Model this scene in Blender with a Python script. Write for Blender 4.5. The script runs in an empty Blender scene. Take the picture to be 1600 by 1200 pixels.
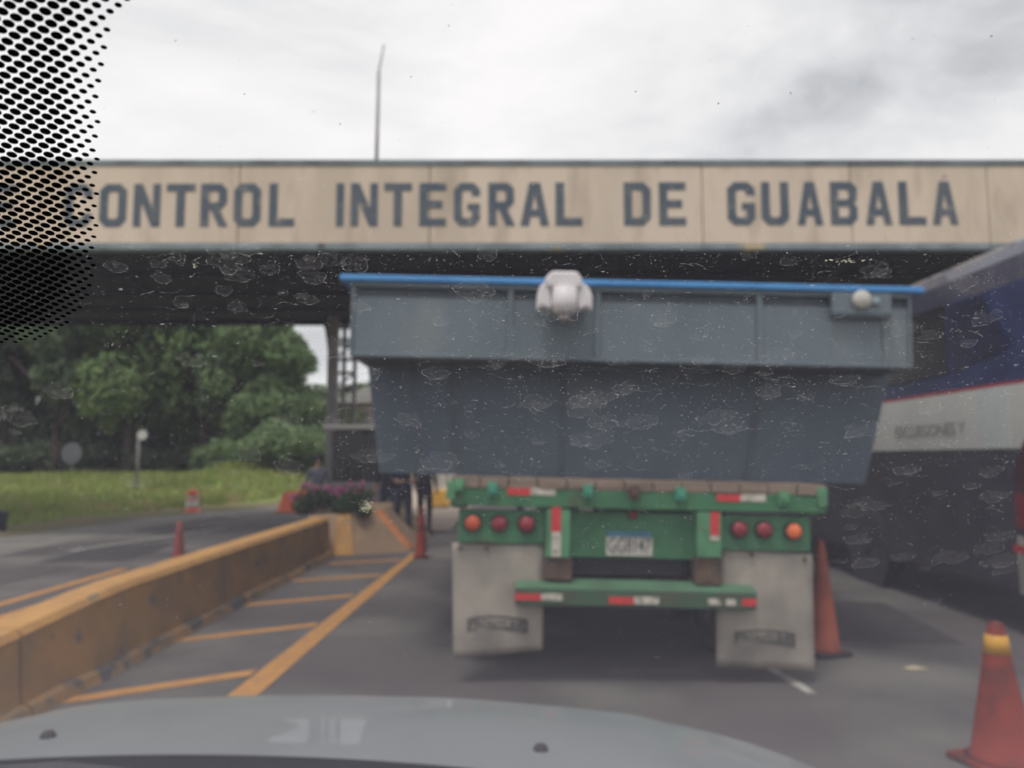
import bpy, bmesh, math, random
from mathutils import Vector, Matrix, noise
random.seed(7)
PI = math.pi
S = bpy.context.scene
COL = S.collection

# ------------------------------------------------------------------ camera
CAM_H = 1.52
F = 1209.0                                   # focal length in pixels of a 1600 px wide frame
PITCH = math.atan(115.0 / F)
cam_d = bpy.data.cameras.new('camera')
cam = bpy.data.objects.new('camera', cam_d)
COL.objects.link(cam)
cam.location = (0, 0, CAM_H)
cam.rotation_euler = (PI / 2 + PITCH, 0, 0)
cam_d.sensor_width = 36
cam_d.lens = 36 * F / 1600
cam_d.clip_start = 0.02
cam_d.clip_end = 2000
cam_d.dof.use_dof = True
cam_d.dof.focus_distance = 0.28
cam_d.dof.aperture_fstop = 13.0
S.camera = cam

# ------------------------------------------------------------------ world: overcast sky
w = bpy.data.worlds.new('World')
S.world = w
w.use_nodes = True
nt = w.node_tree
for n in list(nt.nodes):
    nt.nodes.remove(n)
out = nt.nodes.new('ShaderNodeOutputWorld')
sky = nt.nodes.new('ShaderNodeTexSky')
sky.sky_type = 'NISHITA'
sky.sun_disc = False
SUN_EL, SUN_AZ = math.radians(68), math.radians(200)
sky.sun_elevation = SUN_EL
sky.sun_rotation = SUN_AZ
bg1 = nt.nodes.new('ShaderNodeBackground')
bg1.inputs['Strength'].default_value = 0.10
nt.links.new(sky.outputs[0], bg1.inputs['Color'])
tc = nt.nodes.new('ShaderNodeTexCoord')
mp = nt.nodes.new('ShaderNodeMapping')
mp.inputs['Scale'].default_value = (1.0, 1.0, 2.3)
mp.inputs['Location'].default_value = (0.35, 0.1, -0.16)
nt.links.new(tc.outputs['Generated'], mp.inputs[0])
no = nt.nodes.new('ShaderNodeTexNoise')
no.inputs['Scale'].default_value = 2.0
no.inputs['Detail'].default_value = 6
no.inputs['Roughness'].default_value = 0.56
no.inputs['Distortion'].default_value = 0.35
nt.links.new(mp.outputs[0], no.inputs['Vector'])
cr = nt.nodes.new('ShaderNodeValToRGB')
e = cr.color_ramp.elements
e[0].position = 0.28; e[0].color = (0.52, 0.535, 0.555, 1)
e[1].position = 0.60; e[1].color = (1.04, 1.02, 1.01, 1)
e2 = cr.color_ramp.elements.new(0.40); e2.color = (0.80, 0.805, 0.815, 1)
e3 = cr.color_ramp.elements.new(0.48); e3.color = (0.93, 0.925, 0.92, 1)
nt.links.new(no.outputs['Fac'], cr.inputs[0])
bg2 = nt.nodes.new('ShaderNodeBackground')
bg2.inputs['Strength'].default_value = 1.0
nt.links.new(cr.outputs[0], bg2.inputs['Color'])
mx = nt.nodes.new('ShaderNodeMixShader')
mx.inputs[0].default_value = 0.95
nt.links.new(bg1.outputs[0], mx.inputs[1])
nt.links.new(bg2.outputs[0], mx.inputs[2])
nt.links.new(mx.outputs[0], out.inputs['Surface'])

# ------------------------------------------------------------------ sun behind cloud
sd = bpy.data.lights.new('sun', 'SUN')
sd.energy = 1.5
sd.angle = math.radians(14)
sd.color = (1.0, 0.95, 0.88)
sun = bpy.data.objects.new('sun', sd)
COL.objects.link(sun)
# light arrives from behind the camera, a little to the left
sdir = Vector((-math.sin(math.radians(25)) * math.cos(SUN_EL), -math.cos(math.radians(25)) * math.cos(SUN_EL), math.sin(SUN_EL)))
sun.rotation_euler = sdir.to_track_quat('Z', 'Y').to_euler()
sun.location = (0, 0, 30)

S.view_settings.view_transform = 'Standard'
S.view_settings.look = 'None'
S.view_settings.exposure = 0.0
S.view_settings.gamma = 1.0
S.view_settings.use_curve_mapping = False
S.cycles.use_denoising = True
try:
    S.cycles.denoiser = 'OPENIMAGEDENOISE'
except Exception:
    pass
S.cycles.max_bounces = 8
S.cycles.transparent_max_bounces = 24
S.cycles.volume_bounces = 0

# ------------------------------------------------------------------ geometry of the survey: turn a photo point into a world point
_c, _s = math.cos(PITCH), math.sin(PITCH)
def ray(px, py):
    x = (px - 800) / F; z = (600 - py) / F
    return Vector((x, _c - z * _s, _s + z * _c))
def at(px, py, Y):
    r = ray(px, py); t = Y / r.y
    return Vector((r.x * t, Y, CAM_H + r.z * t))
def gnd(px, py, z=0.0):
    r = ray(px, py); t = (z - CAM_H) / r.z
    return Vector((r.x * t, r.y * t, z))

# ------------------------------------------------------------------ materials
_M = {}
def mat(name, c1, c2=None, rough=0.7, scale=6.0, detail=5, bump=0.0, bscale=40.0, metal=0.0, spec=0.4,
        lo=0.4, hi=0.62, c3=None, c3scale=2.0, c3lo=0.56, c3hi=0.66, stretch=None, coat=0.0, world=False):
    if name in _M:
        return _M[name]
    m = bpy.data.materials.new(name)
    m.use_nodes = True
    t = m.node_tree
    b = t.nodes['Principled BSDF']
    b.inputs['Roughness'].default_value = rough
    b.inputs['Metallic'].default_value = metal
    b.inputs['Specular IOR Level'].default_value = spec
    b.inputs['Coat Weight'].default_value = coat
    co = t.nodes.new('ShaderNodeTexCoord')
    if world:
        g = t.nodes.new('ShaderNodeNewGeometry'); vec = g.outputs['Position']
    else:
        vec = co.outputs['Object']
    if stretch:
        mpn = t.nodes.new('ShaderNodeMapping'); mpn.inputs['Scale'].default_value = stretch
        t.links.new(vec, mpn.inputs[0]); vec = mpn.outputs[0]
    def nz(sc, lo_, hi_, det=detail):
        n = t.nodes.new('ShaderNodeTexNoise'); n.inputs['Scale'].default_value = sc; n.inputs['Detail'].default_value = det
        t.links.new(vec, n.inputs['Vector'])
        r = t.nodes.new('ShaderNodeMapRange'); r.inputs[1].default_value = lo_; r.inputs[2].default_value = hi_
        t.links.new(n.outputs['Fac'], r.inputs[0])
        return r.outputs[0]
    def mixc(fac, a, bb):
        x = t.nodes.new('ShaderNodeMix'); x.data_type = 'RGBA'
        t.links.new(fac, x.inputs[0])
        for i, v in ((6, a), (7, bb)):
            if isinstance(v, tuple): x.inputs[i].default_value = (*v, 1)
            else: t.links.new(v, x.inputs[i])
        return x.outputs[2]
    c2 = c2 or tuple(v * 0.82 for v in c1)
    col = mixc(nz(scale, lo, hi), c1, c2)
    if c3:
        col = mixc(nz(c3scale, c3lo, c3hi, 7), col, c3)
    t.links.new(col, b.inputs['Base Color'])
    if bump:
        n = t.nodes.new('ShaderNodeTexNoise'); n.inputs['Scale'].default_value = bscale; n.inputs['Detail'].default_value = 4
        t.links.new(vec, n.inputs['Vector'])
        bp = t.nodes.new('ShaderNodeBump'); bp.inputs['Strength'].default_value = bump; bp.inputs['Distance'].default_value = 0.02
        t.links.new(n.outputs['Fac'], bp.inputs['Height']); t.links.new(bp.outputs[0], b.inputs['Normal'])
    _M[name] = m
    return m

ASPHALT = mat('asphalt', (0.112, 0.102, 0.102), (0.074, 0.067, 0.071), rough=0.85, scale=0.5, bump=0.5, bscale=90, c3=(0.165, 0.158, 0.145), c3scale=0.55, c3lo=0.48, c3hi=0.66, world=True)
ASPHALT_OLD = mat('old_asphalt', (0.13, 0.125, 0.12), (0.10, 0.095, 0.095), rough=0.9, scale=0.8, bump=0.5, bscale=70, world=True)
SHOULDER = mat('shoulder_asphalt', (0.23, 0.215, 0.20), (0.17, 0.16, 0.15), rough=0.9, scale=1.1, bump=0.5, bscale=60, world=True)
YPAINT = mat('yellow_road_paint', (0.50, 0.245, 0.065), (0.40, 0.20, 0.07), rough=0.75, scale=9, c3=(0.14, 0.11, 0.09), c3scale=14, c3lo=0.60, c3hi=0.72, world=True)
WPAINT = mat('white_road_paint', (0.42, 0.41, 0.38), (0.25, 0.24, 0.23), rough=0.8, scale=8, world=True)
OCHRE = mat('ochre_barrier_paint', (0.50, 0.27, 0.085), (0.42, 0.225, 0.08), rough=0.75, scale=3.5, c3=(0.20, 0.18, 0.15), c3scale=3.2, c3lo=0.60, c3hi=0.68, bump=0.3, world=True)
OCHRE_SIDE = mat('shaded_dirty_ochre_paint', (0.38, 0.21, 0.072), (0.26, 0.16, 0.075), rough=0.85, scale=2.5, c3=(0.13, 0.12, 0.11), c3scale=4.5, c3lo=0.60, c3hi=0.72, bump=0.4, world=True)  # darker than the coping: side shade and dirt both put into the colour
KERB = mat('faded_ochre_kerb', (0.34, 0.20, 0.085), (0.22, 0.16, 0.10), rough=0.9, scale=4, c3=(0.10, 0.10, 0.095), c3scale=3, c3lo=0.55, c3hi=0.62, world=True)
CONC = mat('bare_concrete', (0.30, 0.25, 0.20), (0.22, 0.19, 0.155), rough=0.9, scale=3, bump=0.3)
FASCIA = mat('cream_fascia_paint', (0.70, 0.575, 0.475), (0.58, 0.475, 0.385), rough=0.8, scale=1.2, c3=(0.40, 0.315, 0.24), c3scale=1.9, c3lo=0.52, c3hi=0.78, stretch=(1, 1, 0.28), world=True)
TRIM = mat('blue_grey_trim', (0.26, 0.31, 0.345), (0.175, 0.21, 0.235), rough=0.8, scale=1.6, c3=(0.48, 0.40, 0.26), c3scale=0.8, c3lo=0.60, c3hi=0.66, world=True)
TRIM_TOP = mat('grey_trim', (0.20, 0.235, 0.255), (0.13, 0.15, 0.165), rough=0.8, scale=2.0, world=True)
LETTER = mat('blue_grey_letter_paint', (0.085, 0.11, 0.145), (0.115, 0.135, 0.16), rough=0.8, scale=2, c3=(0.26, 0.25, 0.23), c3scale=6, c3lo=0.60, c3hi=0.72, world=True)
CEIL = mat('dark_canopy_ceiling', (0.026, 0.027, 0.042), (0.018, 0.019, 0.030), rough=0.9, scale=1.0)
STEEL = mat('grey_painted_steel', (0.26, 0.255, 0.255), (0.18, 0.175, 0.175), rough=0.55, scale=3)
DSTEEL = mat('dark_steel', (0.055, 0.052, 0.055), rough=0.6)
GREEN = mat('green_trailer_paint', (0.050, 0.185, 0.085), (0.038, 0.135, 0.065), rough=0.6, scale=4, c3=(0.085, 0.075, 0.045), c3scale=3.4, c3lo=0.58, c3hi=0.72, world=False)
GREEN_L = mat('light_green_paint', (0.10, 0.29, 0.15), (0.07, 0.20, 0.10), rough=0.6, scale=6, c3=(0.16, 0.13, 0.08), c3scale=5, c3lo=0.58, c3hi=0.7)
TEAL = mat('teal_hook_paint', (0.06, 0.30, 0.20), (0.05, 0.20, 0.14), rough=0.6)
RUST = mat('rusty_steel', (0.12, 0.075, 0.05), (0.07, 0.05, 0.04), rough=0.9, scale=9)
WOOD = mat('weathered_deck_wood', (0.25, 0.19, 0.15), (0.17, 0.13, 0.105), rough=0.9, scale=6, stretch=(0.4, 4, 4))
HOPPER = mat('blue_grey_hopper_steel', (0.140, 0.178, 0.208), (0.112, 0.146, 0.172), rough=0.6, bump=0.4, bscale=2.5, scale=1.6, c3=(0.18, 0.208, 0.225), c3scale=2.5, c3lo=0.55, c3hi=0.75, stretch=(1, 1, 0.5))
HOPPER_B = mat('shaded_hopper_steel', (0.088, 0.118, 0.152), (0.070, 0.095, 0.125), rough=0.6, bump=0.5, bscale=2.2, scale=1.3, c3=(0.115, 0.135, 0.155), c3scale=1.8, c3lo=0.55, c3hi=0.75, stretch=(1, 1, 0.6))  # darker copy of the rim steel, shade below the rim put into the colour
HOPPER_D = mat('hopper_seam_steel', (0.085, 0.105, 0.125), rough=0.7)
BLUE = mat('bright_blue_edge', (0.075, 0.30, 0.66), (0.06, 0.25, 0.58), rough=0.5, scale=5)
WPLAST = mat('white_plastic', (0.72, 0.68, 0.70), (0.66, 0.62, 0.64), rough=0.45)
REDT = mat('red_reflective_tape', (0.62, 0.045, 0.045), (0.50, 0.04, 0.045), rough=0.4, scale=20)
WHT = mat('white_reflective_tape', (0.60, 0.56, 0.50), (0.40, 0.36, 0.30), rough=0.45, scale=18, c3=(0.10, 0.16, 0.10), c3scale=22, c3lo=0.60, c3hi=0.64)
LRED = mat('dark_red_lens', (0.28, 0.035, 0.045), (0.22, 0.03, 0.04), rough=0.25)
LORG = mat('orange_red_lens', (0.55, 0.10, 0.04), (0.50, 0.09, 0.04), rough=0.25)
LORG2 = mat('bright_orange_lens', (0.85, 0.19, 0.06), (0.8, 0.17, 0.05), rough=0.25)
FLAP = mat('greyish_mud_flap', (0.36, 0.32, 0.275), (0.26, 0.235, 0.205), rough=0.85, scale=3.5, c3=(0.17, 0.155, 0.14), c3scale=2.6, c3lo=0.56, c3hi=0.72)
FLAPINK = mat('faded_flap_print', (0.06, 0.06, 0.055), (0.10, 0.095, 0.085), rough=0.9)
RUBBER = mat('black_rubber', (0.022, 0.021, 0.022), (0.03, 0.028, 0.028), rough=0.9, bump=0.2)
PLATE = mat('number_plate_white', (0.55, 0.53, 0.48), (0.45, 0.43, 0.39), rough=0.5)
PINK_INK = mat('number_plate_ink', (0.10, 0.10, 0.10), rough=0.6)
PBLUE = mat('number_plate_blue', (0.06, 0.19, 0.30), rough=0.6)
CONE = mat('red_cone_plastic', (0.27, 0.042, 0.022), (0.19, 0.030, 0.019), rough=0.75, spec=0.2, scale=5, c3=(0.10, 0.030, 0.026), c3scale=5, c3lo=0.50, c3hi=0.66)
CONE_T = mat('orange_cone_plastic', (0.33, 0.075, 0.036), (0.20, 0.045, 0.028), rough=0.75, scale=4, c3=(0.16, 0.06, 0.05), c3scale=5, c3lo=0.58, c3hi=0.75)
YCOL = mat('yellow_collar', (0.62, 0.34, 0.03), (0.55, 0.28, 0.03), rough=0.5)
ORG = mat('orange_barricade_plastic', (0.90, 0.19, 0.09), (0.80, 0.16, 0.08), rough=0.5)
WHITE = mat('white_paint', (0.66, 0.65, 0.62), (0.55, 0.54, 0.51), rough=0.7)
BUSW = mat('white_bus_paint', (0.70, 0.69, 0.65), (0.65, 0.64, 0.60), rough=0.4, scale=2, coat=0.2)
BUSG = mat('dark_grey_bus_paint', (0.060, 0.062, 0.080), (0.046, 0.047, 0.062), rough=0.55, scale=2)
BUSN = mat('navy_bus_paint', (0.030, 0.045, 0.135), (0.022, 0.032, 0.10), rough=0.35, scale=2, coat=0.6)
BUSR = mat('red_bus_stripe', (0.50, 0.05, 0.06), rough=0.5)
BUSK = mat('dark_bus_glass', (0.018, 0.017, 0.020), (0.026, 0.022, 0.024), rough=0.22, spec=0.5, scale=0.8)
BUSINK = mat('grey_bus_lettering', (0.30, 0.30, 0.29), rough=0.6)
BUSROOF = mat('bus_roof_paint', (0.042, 0.046, 0.085), (0.032, 0.036, 0.066), rough=0.35, coat=0.5, scale=2)
SILVER = mat('silver_car_paint', (0.265, 0.282, 0.292), (0.235, 0.25, 0.26), rough=0.42, metal=0.3, spec=0.4, scale=3, coat=0.35)
BLACKP = mat('black_plastic', (0.03, 0.027, 0.03), (0.04, 0.036, 0.038), rough=0.7, scale=20)
FRIT = mat('black_ceramic_print', (0.006, 0.006, 0.007), rough=0.95, spec=0.0)
GLASSD = mat('dark_booth_glass', (0.014, 0.015, 0.017), (0.022, 0.022, 0.024), rough=0.25, scale=1)
BEIGE = mat('beige_building_wall', (0.38, 0.33, 0.26), (0.30, 0.26, 0.21), rough=0.9, scale=0.5)
ROOF = mat('pale_metal_roof', (0.42, 0.41, 0.40), (0.33, 0.32, 0.31), rough=0.6, scale=0.5)
NAVY = mat('navy_uniform_cloth', (0.014, 0.019, 0.046), (0.011, 0.015, 0.032), rough=0.9, scale=9)
BLACKC = mat('black_cloth', (0.012, 0.012, 0.015), rough=0.9)
GREYC = mat('grey_blue_shirt', (0.085, 0.095, 0.12), (0.07, 0.08, 0.10), rough=0.9)
SKIN = mat('brown_skin', (0.26, 0.145, 0.09), rough=0.6)
HAIR = mat('black_hair', (0.008, 0.007, 0.007), rough=0.7)
BARK = mat('tree_bark', (0.075, 0.055, 0.045), (0.045, 0.035, 0.03), rough=0.95, scale=3, bump=0.5, bscale=8)
TERRAIN = mat('grassy_ground', (0.21, 0.25, 0.06), (0.15, 0.20, 0.05), rough=0.95, scale=0.35, c3=(0.27, 0.22, 0.10), c3scale=0.16, c3lo=0.50, c3hi=0.66, bump=0.6, bscale=5, world=True)
DIRT = mat('roadside_dirt', (0.19, 0.145, 0.09), (0.15, 0.15, 0.055), rough=0.95, scale=0.9, bump=0.5, bscale=10, world=True)
PAPER = mat('pale_scrap', (0.42, 0.36, 0.26), (0.30, 0.26, 0.18), rough=0.9, scale=30)

def leafmat(name, c1, c2, c3, sc=0.35, trans=0.35):
    m = mat(name, c1, c2, rough=0.75, scale=sc, detail=3, lo=0.38, hi=0.62, c3=c3, c3scale=sc * 6, c3lo=0.5, c3hi=0.7, spec=0.25, world=True)
    t = m.node_tree
    b = t.nodes['Principled BSDF']
    tr = t.nodes.new('ShaderNodeBsdfTranslucent')
    src = b.inputs['Base Color'].links[0].from_socket
    t.links.new(src, tr.inputs['Color'])
    ms = t.nodes.new('ShaderNodeMixShader'); ms.inputs[0].default_value = trans
    o = t.nodes['Material Output']
    t.links.new(b.outputs[0], ms.inputs[1]); t.links.new(tr.outputs[0], ms.inputs[2]); t.links.new(ms.outputs[0], o.inputs['Surface'])
    return m
LEAF_D = leafmat('dark_leaves', (0.135, 0.195, 0.105), (0.10, 0.15, 0.085), (0.18, 0.23, 0.12))
LEAF_M = leafmat('mid_green_leaves', (0.18, 0.26, 0.12), (0.14, 0.215, 0.10), (0.23, 0.30, 0.14))
LEAF_L = leafmat('light_green_leaves', (0.18, 0.265, 0.10), (0.135, 0.215, 0.085), (0.23, 0.28, 0.11))
BLADE = leafmat('grass_blades', (0.33, 0.40, 0.10), (0.26, 0.33, 0.085), (0.46, 0.38, 0.20), sc=0.22)
PETAL = leafmat('magenta_petals', (0.46, 0.13, 0.30), (0.36, 0.10, 0.23), (0.52, 0.22, 0.36), sc=3)
SHRUB = leafmat('planter_leaves', (0.042, 0.085, 0.034), (0.028, 0.058, 0.024), (0.07, 0.11, 0.04), sc=3)

def spotmat(name, col, alpha, nscale):
    m = bpy.data.materials.new(name); m.use_nodes = True
    t = m.node_tree; o = t.nodes['Material Output']; t.nodes.remove(t.nodes['Principled BSDF'])
    d = t.nodes.new('ShaderNodeBsdfDiffuse'); d.inputs['Color'].default_value = (*col, 1)
    tl = t.nodes.new('ShaderNodeBsdfTranslucent'); tl.inputs['Color'].default_value = (*col, 1)
    a = t.nodes.new('ShaderNodeMixShader'); a.inputs[0].default_value = 0.5
    t.links.new(d.outputs[0], a.inputs[1]); t.links.new(tl.outputs[0], a.inputs[2])
    tp = t.nodes.new('ShaderNodeBsdfTransparent')
    n = t.nodes.new('ShaderNodeTexNoise'); n.inputs['Scale'].default_value = nscale; n.inputs['Detail'].default_value = 3
    g = t.nodes.new('ShaderNodeNewGeometry'); t.links.new(g.outputs['Position'], n.inputs['Vector'])
    r = t.nodes.new('ShaderNodeMapRange'); r.inputs[1].default_value = 0.38; r.inputs[2].default_value = 0.68; r.inputs[3].default_value = alpha * 0.1; r.inputs[4].default_value = alpha
    t.links.new(n.outputs['Fac'], r.inputs[0])
    b = t.nodes.new('ShaderNodeMixShader'); t.links.new(r.outputs[0], b.inputs[0])
    t.links.new(tp.outputs[0], b.inputs[1]); t.links.new(a.outputs[0], b.inputs[2]); t.links.new(b.outputs[0], o.inputs['Surface'])
    return m
SPOT = spotmat('dried_water_rim', (0.75, 0.73, 0.72), 0.55, 420)
FILM = spotmat('dried_water_film', (0.75, 0.73, 0.74), 0.075, 700)
SPECK = spotmat('dust_speck', (0.8, 0.78, 0.76), 0.52, 500)
SPLAT = spotmat('insect_splat', (0.80, 0.80, 0.58), 1.0, 300)

# glass: a thin slab that scatters a little light, as dusty laminated glass does
GLASS = bpy.data.materials.new('dusty_glass'); GLASS.use_nodes = True
_t = GLASS.node_tree; _t.nodes.remove(_t.nodes['Principled BSDF'])
_v = _t.nodes.new('ShaderNodeVolumePrincipled')
_v.inputs['Color'].default_value = (0.78, 0.76, 0.92, 1); _v.inputs['Density'].default_value = 7.2
_t.links.new(_v.outputs[0], _t.nodes['Material Output'].inputs['Volume'])

# ------------------------------------------------------------------ mesh helpers
def tag(o, label=None, cat=None, group=None, kind=None):
    if label: o['label'] = label
    if cat: o['category'] = cat
    if group: o['group'] = group
    if kind: o['kind'] = kind
    return o
def thing(name, label, cat, loc=(0, 0, 0), rz=0.0, group=None):
    o = bpy.data.objects.new(name, None); COL.objects.link(o)
    o.location = loc; o.rotation_euler = (0, 0, rz); o.empty_display_size = 0.2
    return tag(o, label, cat, group)
class MB:
    def __init__(s): s.v = []; s.f = []; s.X = None
    def add(s, vs, fs):
        k = len(s.v); s.v += [tuple(v) for v in vs]; s.f += [tuple(i + k for i in f) for f in fs]; return s
    def box(s, x0, x1, y0, y1, z0, z1):
        return s.add([(x0, y0, z0), (x1, y0, z0), (x1, y1, z0), (x0, y1, z0), (x0, y0, z1), (x1, y0, z1), (x1, y1, z1), (x0, y1, z1)],
                     [(0, 3, 2, 1), (4, 5, 6, 7), (0, 1, 5, 4), (1, 2, 6, 5), (2, 3, 7, 6), (3, 0, 4, 7)])
    def hexa(s, b, t):            # bottom quad, top quad, both counter-clockwise seen from above
        return s.add(list(b) + list(t), [(0, 3, 2, 1), (4, 5, 6, 7), (0, 1, 5, 4), (1, 2, 6, 5), (2, 3, 7, 6), (3, 0, 4, 7)])
    def tube(s, pts, rad, n=10, cap=True):
        pts = [Vector(p) for p in pts]
        if not hasattr(rad, '__len__'): rad = [rad] * len(pts)
        rings = []
        for i, p in enumerate(pts):
            d = (pts[min(i + 1, len(pts) - 1)] - pts[max(i - 1, 0)]).normalized()
            a = d.cross(Vector((0, 0, 1)))
            if a.length < 0.05: a = d.cross(Vector((1, 0, 0)))
            a.normalize(); b = a.cross(d)
            rings.append([p + (a * math.cos(2 * PI * k / n) + b * math.sin(2 * PI * k / n)) * rad[i] for k in range(n)])
        vs = [q for r in rings for q in r]
        fs = [(i * n + k, i * n + (k + 1) % n, (i + 1) * n + (k + 1) % n, (i + 1) * n + k) for i in range(len(pts) - 1) for k in range(n)]
        if cap: fs += [tuple(range(n))[::-1], tuple((len(pts) - 1) * n + k for k in range(n))]
        return s.add(vs, fs)
    def lathe(s, prof, n=28, c=(0, 0, 0), ax='z', sq=None):
        vs = []
        for r, h in prof:
            for k in range(n):
                a = 2 * PI * k / n
                x, y = r * math.cos(a), r * math.sin(a)
                vs.append((c[0] + x, c[1] + y, c[2] + h) if ax == 'z' else (c[0] + x, c[1] + h, c[2] + y) if ax == 'y' else (c[0] + h, c[1] + x, c[2] + y))
        m = len(prof)
        fs = [(i * n + k, i * n + (k + 1) % n, (i + 1) * n + (k + 1) % n, (i + 1) * n + k) for i in range(m - 1) for k in range(n)]
        fs += [tuple(range(n))[::-1], tuple((m - 1) * n + k for k in range(n))]
        return s.add(vs, fs)
    def mesh(s, name, m, M=None, smooth=False):
        me = bpy.data.meshes.new(name)
        vs = s.v if M is None else [tuple(M @ Vector(v)) for v in s.v]
        me.from_pydata(vs, [], s.f); me.update()
        b = bmesh.new(); b.from_mesh(me); bmesh.ops.recalc_face_normals(b, faces=b.faces) if len(s.f) < 4000 else None
        b.to_mesh(me); b.free()
        if smooth: me.polygons.foreach_set('use_smooth', [True] * len(me.polygons))
        me.materials.append(m)
        return me
    def build(s, name, m, parent=None, M=None, smooth=False, bevel=0.0, **kw):
        o = bpy.data.objects.new(name, s.mesh(name, m, M, smooth)); COL.objects.link(o); o.parent = parent
        if bevel:
            bv = o.modifiers.new('bevel', 'BEVEL'); bv.width = bevel; bv.segments = 2; bv.limit_method = 'ANGLE'
        return tag(o, **kw)
def sheet(name, poly, z, m, **kw):
    vs = [(p[0], p[1], z) for p in poly]
    return MB().add(vs, [tuple(range(len(vs)))]).build(name, m, **kw)
def copy_tree(o, parent=None):
    c = o.copy(); COL.objects.link(c); c.parent = parent
    for ch in list(o.children): copy_tree(ch, c)
    return c
def text_mesh(name, body, size, m, parent, M, shear=0.0, bold=0.0, widths=None):
    cu = bpy.data.curves.new(name, 'FONT'); cu.body = body; cu.size = size; cu.extrude = 0.0012; cu.align_x = 'CENTER'; cu.align_y = 'CENTER'; cu.offset = bold
    tmp = bpy.data.objects.new('tmp', cu); COL.objects.link(tmp)
    bpy.context.view_layer.update()
    me = bpy.data.meshes.new_from_object(tmp.evaluated_get(bpy.context.evaluated_depsgraph_get()))
    bpy.data.objects.remove(tmp)
    me.transform(M); me.materials.clear(); me.materials.append(m); me.name = name
    o = bpy.data.objects.new(name, me); COL.objects.link(o); o.parent = parent
    return o

# ------------------------------------------------------------------ terrain and roads
EDGE = [(-40, -9.9), (0, -10.2), (15, -9.85), (19.7, -9.6), (25, -7.3), (32, -6.3), (60, -5.6), (400, -5)]
def edge_x(y):
    for (a, xa), (b, xb) in zip(EDGE, EDGE[1:]):
        if y <= b: return xa + (xb - xa) * (y - a) / (b - a)
    return EDGE[-1][1]
def terrain_z(x, y):
    d = edge_x(y) - x
    if d <= 0: return -0.06
    z = min(d * 0.06, 0.35 + max(0, d - 6) * 0.022)
    z = min(z, 1.0)
    # raised bank near the far bend
    bx, by = x + 10.5, y - 33
    z += 0.75 * math.exp(-(bx * bx / 14 + by * by / 40)) * min(1, d / 2)
    z += 0.07 * noise.noise(Vector((x * 0.35, y * 0.35, 3))) * min(1, d / 2)
    return z
g = MB()
xs = [-600, -300, -150, -90, -60] + [-50 + i * 1.0 for i in range(50)] + [0, 20, 60, 150, 400, 800]
ys = [-200, -60, -10] + [i * 1.25 for i in range(0, 56)] + [80, 110, 160, 260, 450, 900]
for y in ys:
    for x in xs: g.v.append((x, y, terrain_z(x, y)))
nx = len(xs)
g.f = [(j * nx + i, j * nx + i + 1, (j + 1) * nx + i + 1, (j + 1) * nx + i) for j in range(len(ys) - 1) for i in range(nx - 1)]
g.build('ground', TERRAIN, kind='structure', smooth=True)
def strip(name, xa, xb, m, z, y0=-30, y1=380, **kw):     # between two offsets from the left road edge
    yy = [y0, 0, 7.5, 15, 19.7, 22, 25, 28, 32, 45, 60, 120, y1]
    L = [(edge_x(y) + xa, y) for y in yy]; R = [((edge_x(y) + xb) if isinstance(xb, float) else xb[0], y) for y in yy]
    n = len(yy); b = MB(); b.v = [(p[0], p[1], z) for p in L + R]; b.f = [(i, i + n, i + n + 1, i + 1) for i in range(n - 1)]
    return b.build(name, m, kind='structure', **kw)
strip('road', 0.0, (16.0,), ASPHALT, 0.0)
strip('road_shoulder', 0.05, 1.9, SHOULDER, 0.004)
dv = MB()
yy = [-10 + i * 1.0 for i in range(60)]
for y in yy:
    for k, dx in enumerate((0.12, -0.5, -1.3)):
        dv.v.append((edge_x(y) + dx + (0 if k == 0 else 0.25 * noise.noise(Vector((y * 0.6, k, 0)))), y, (0.012, 0.085, 0.03)[k]))
dv.f = [(j * 3 + i, j * 3 + i + 1, (j + 1) * 3 + i + 1, (j + 1) * 3 + i) for j in range(len(yy) - 1) for i in range(2)]
dv.build('dirt_verge', DIRT, kind='structure', smooth=True)
# worn lane line of the far carriageway, in broken pieces
lp = [gnd(110, 861), gnd(330, 828.5)]
d_ = (lp[1] - lp[0]).normalized(); n_ = Vector((-d_.y, d_.x, 0)) * 0.065
for k, (a, b) in enumerate(((-8, -4.5), (0, 4.3), (8.5, 11.5))):
    A, B = lp[0] + d_ * a, lp[0] + d_ * b
    sheet('lane_marking', [A + n_, A - n_, B - n_, B + n_], 0.008, WPAINT, kind='structure')
# yellow hatched marking beside the barrier
sheet('yellow_line', [(-1.80, 1.0), (-1.62, 1.0), (-1.63, 5.16), (-1.47, 12.45), (-1.60, 12.45), (-1.82, 5.16)], 0.004, YPAINT, kind='structure')
for (a, b) in (((-2.84, 3.4), (-1.84, 4.05)), ((-2.84, 5.0), (-1.835, 5.66)), ((-2.82, 6.60), (-1.79, 7.24)), ((-2.75, 8.19), (-1.76, 8.74)), ((-2.70, 9.76), (-1.70, 10.25)), ((-2.62, 11.30), (-1.665, 11.75))):
    sheet('yellow_hatch_bar', [(a[0], a[1] - 0.085), (b[0], b[1] - 0.085), (b[0], b[1] + 0.085), (a[0], a[1] + 0.085)], 0.004, YPAINT, kind='structure')
for x in (-5.32, -4.87):
    sheet('yellow_line', [(x - 0.07, -4), (x + 0.07, -4), (x + 0.07, 10.8), (x - 0.07, 10.8)], 0.004, YPAINT, kind='structure')
s0, s1 = gnd(1205, 1046), gnd(1270, 1085)
dd = (s1 - s0).normalized(); nn = Vector((-dd.y, dd.x, 0))
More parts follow.
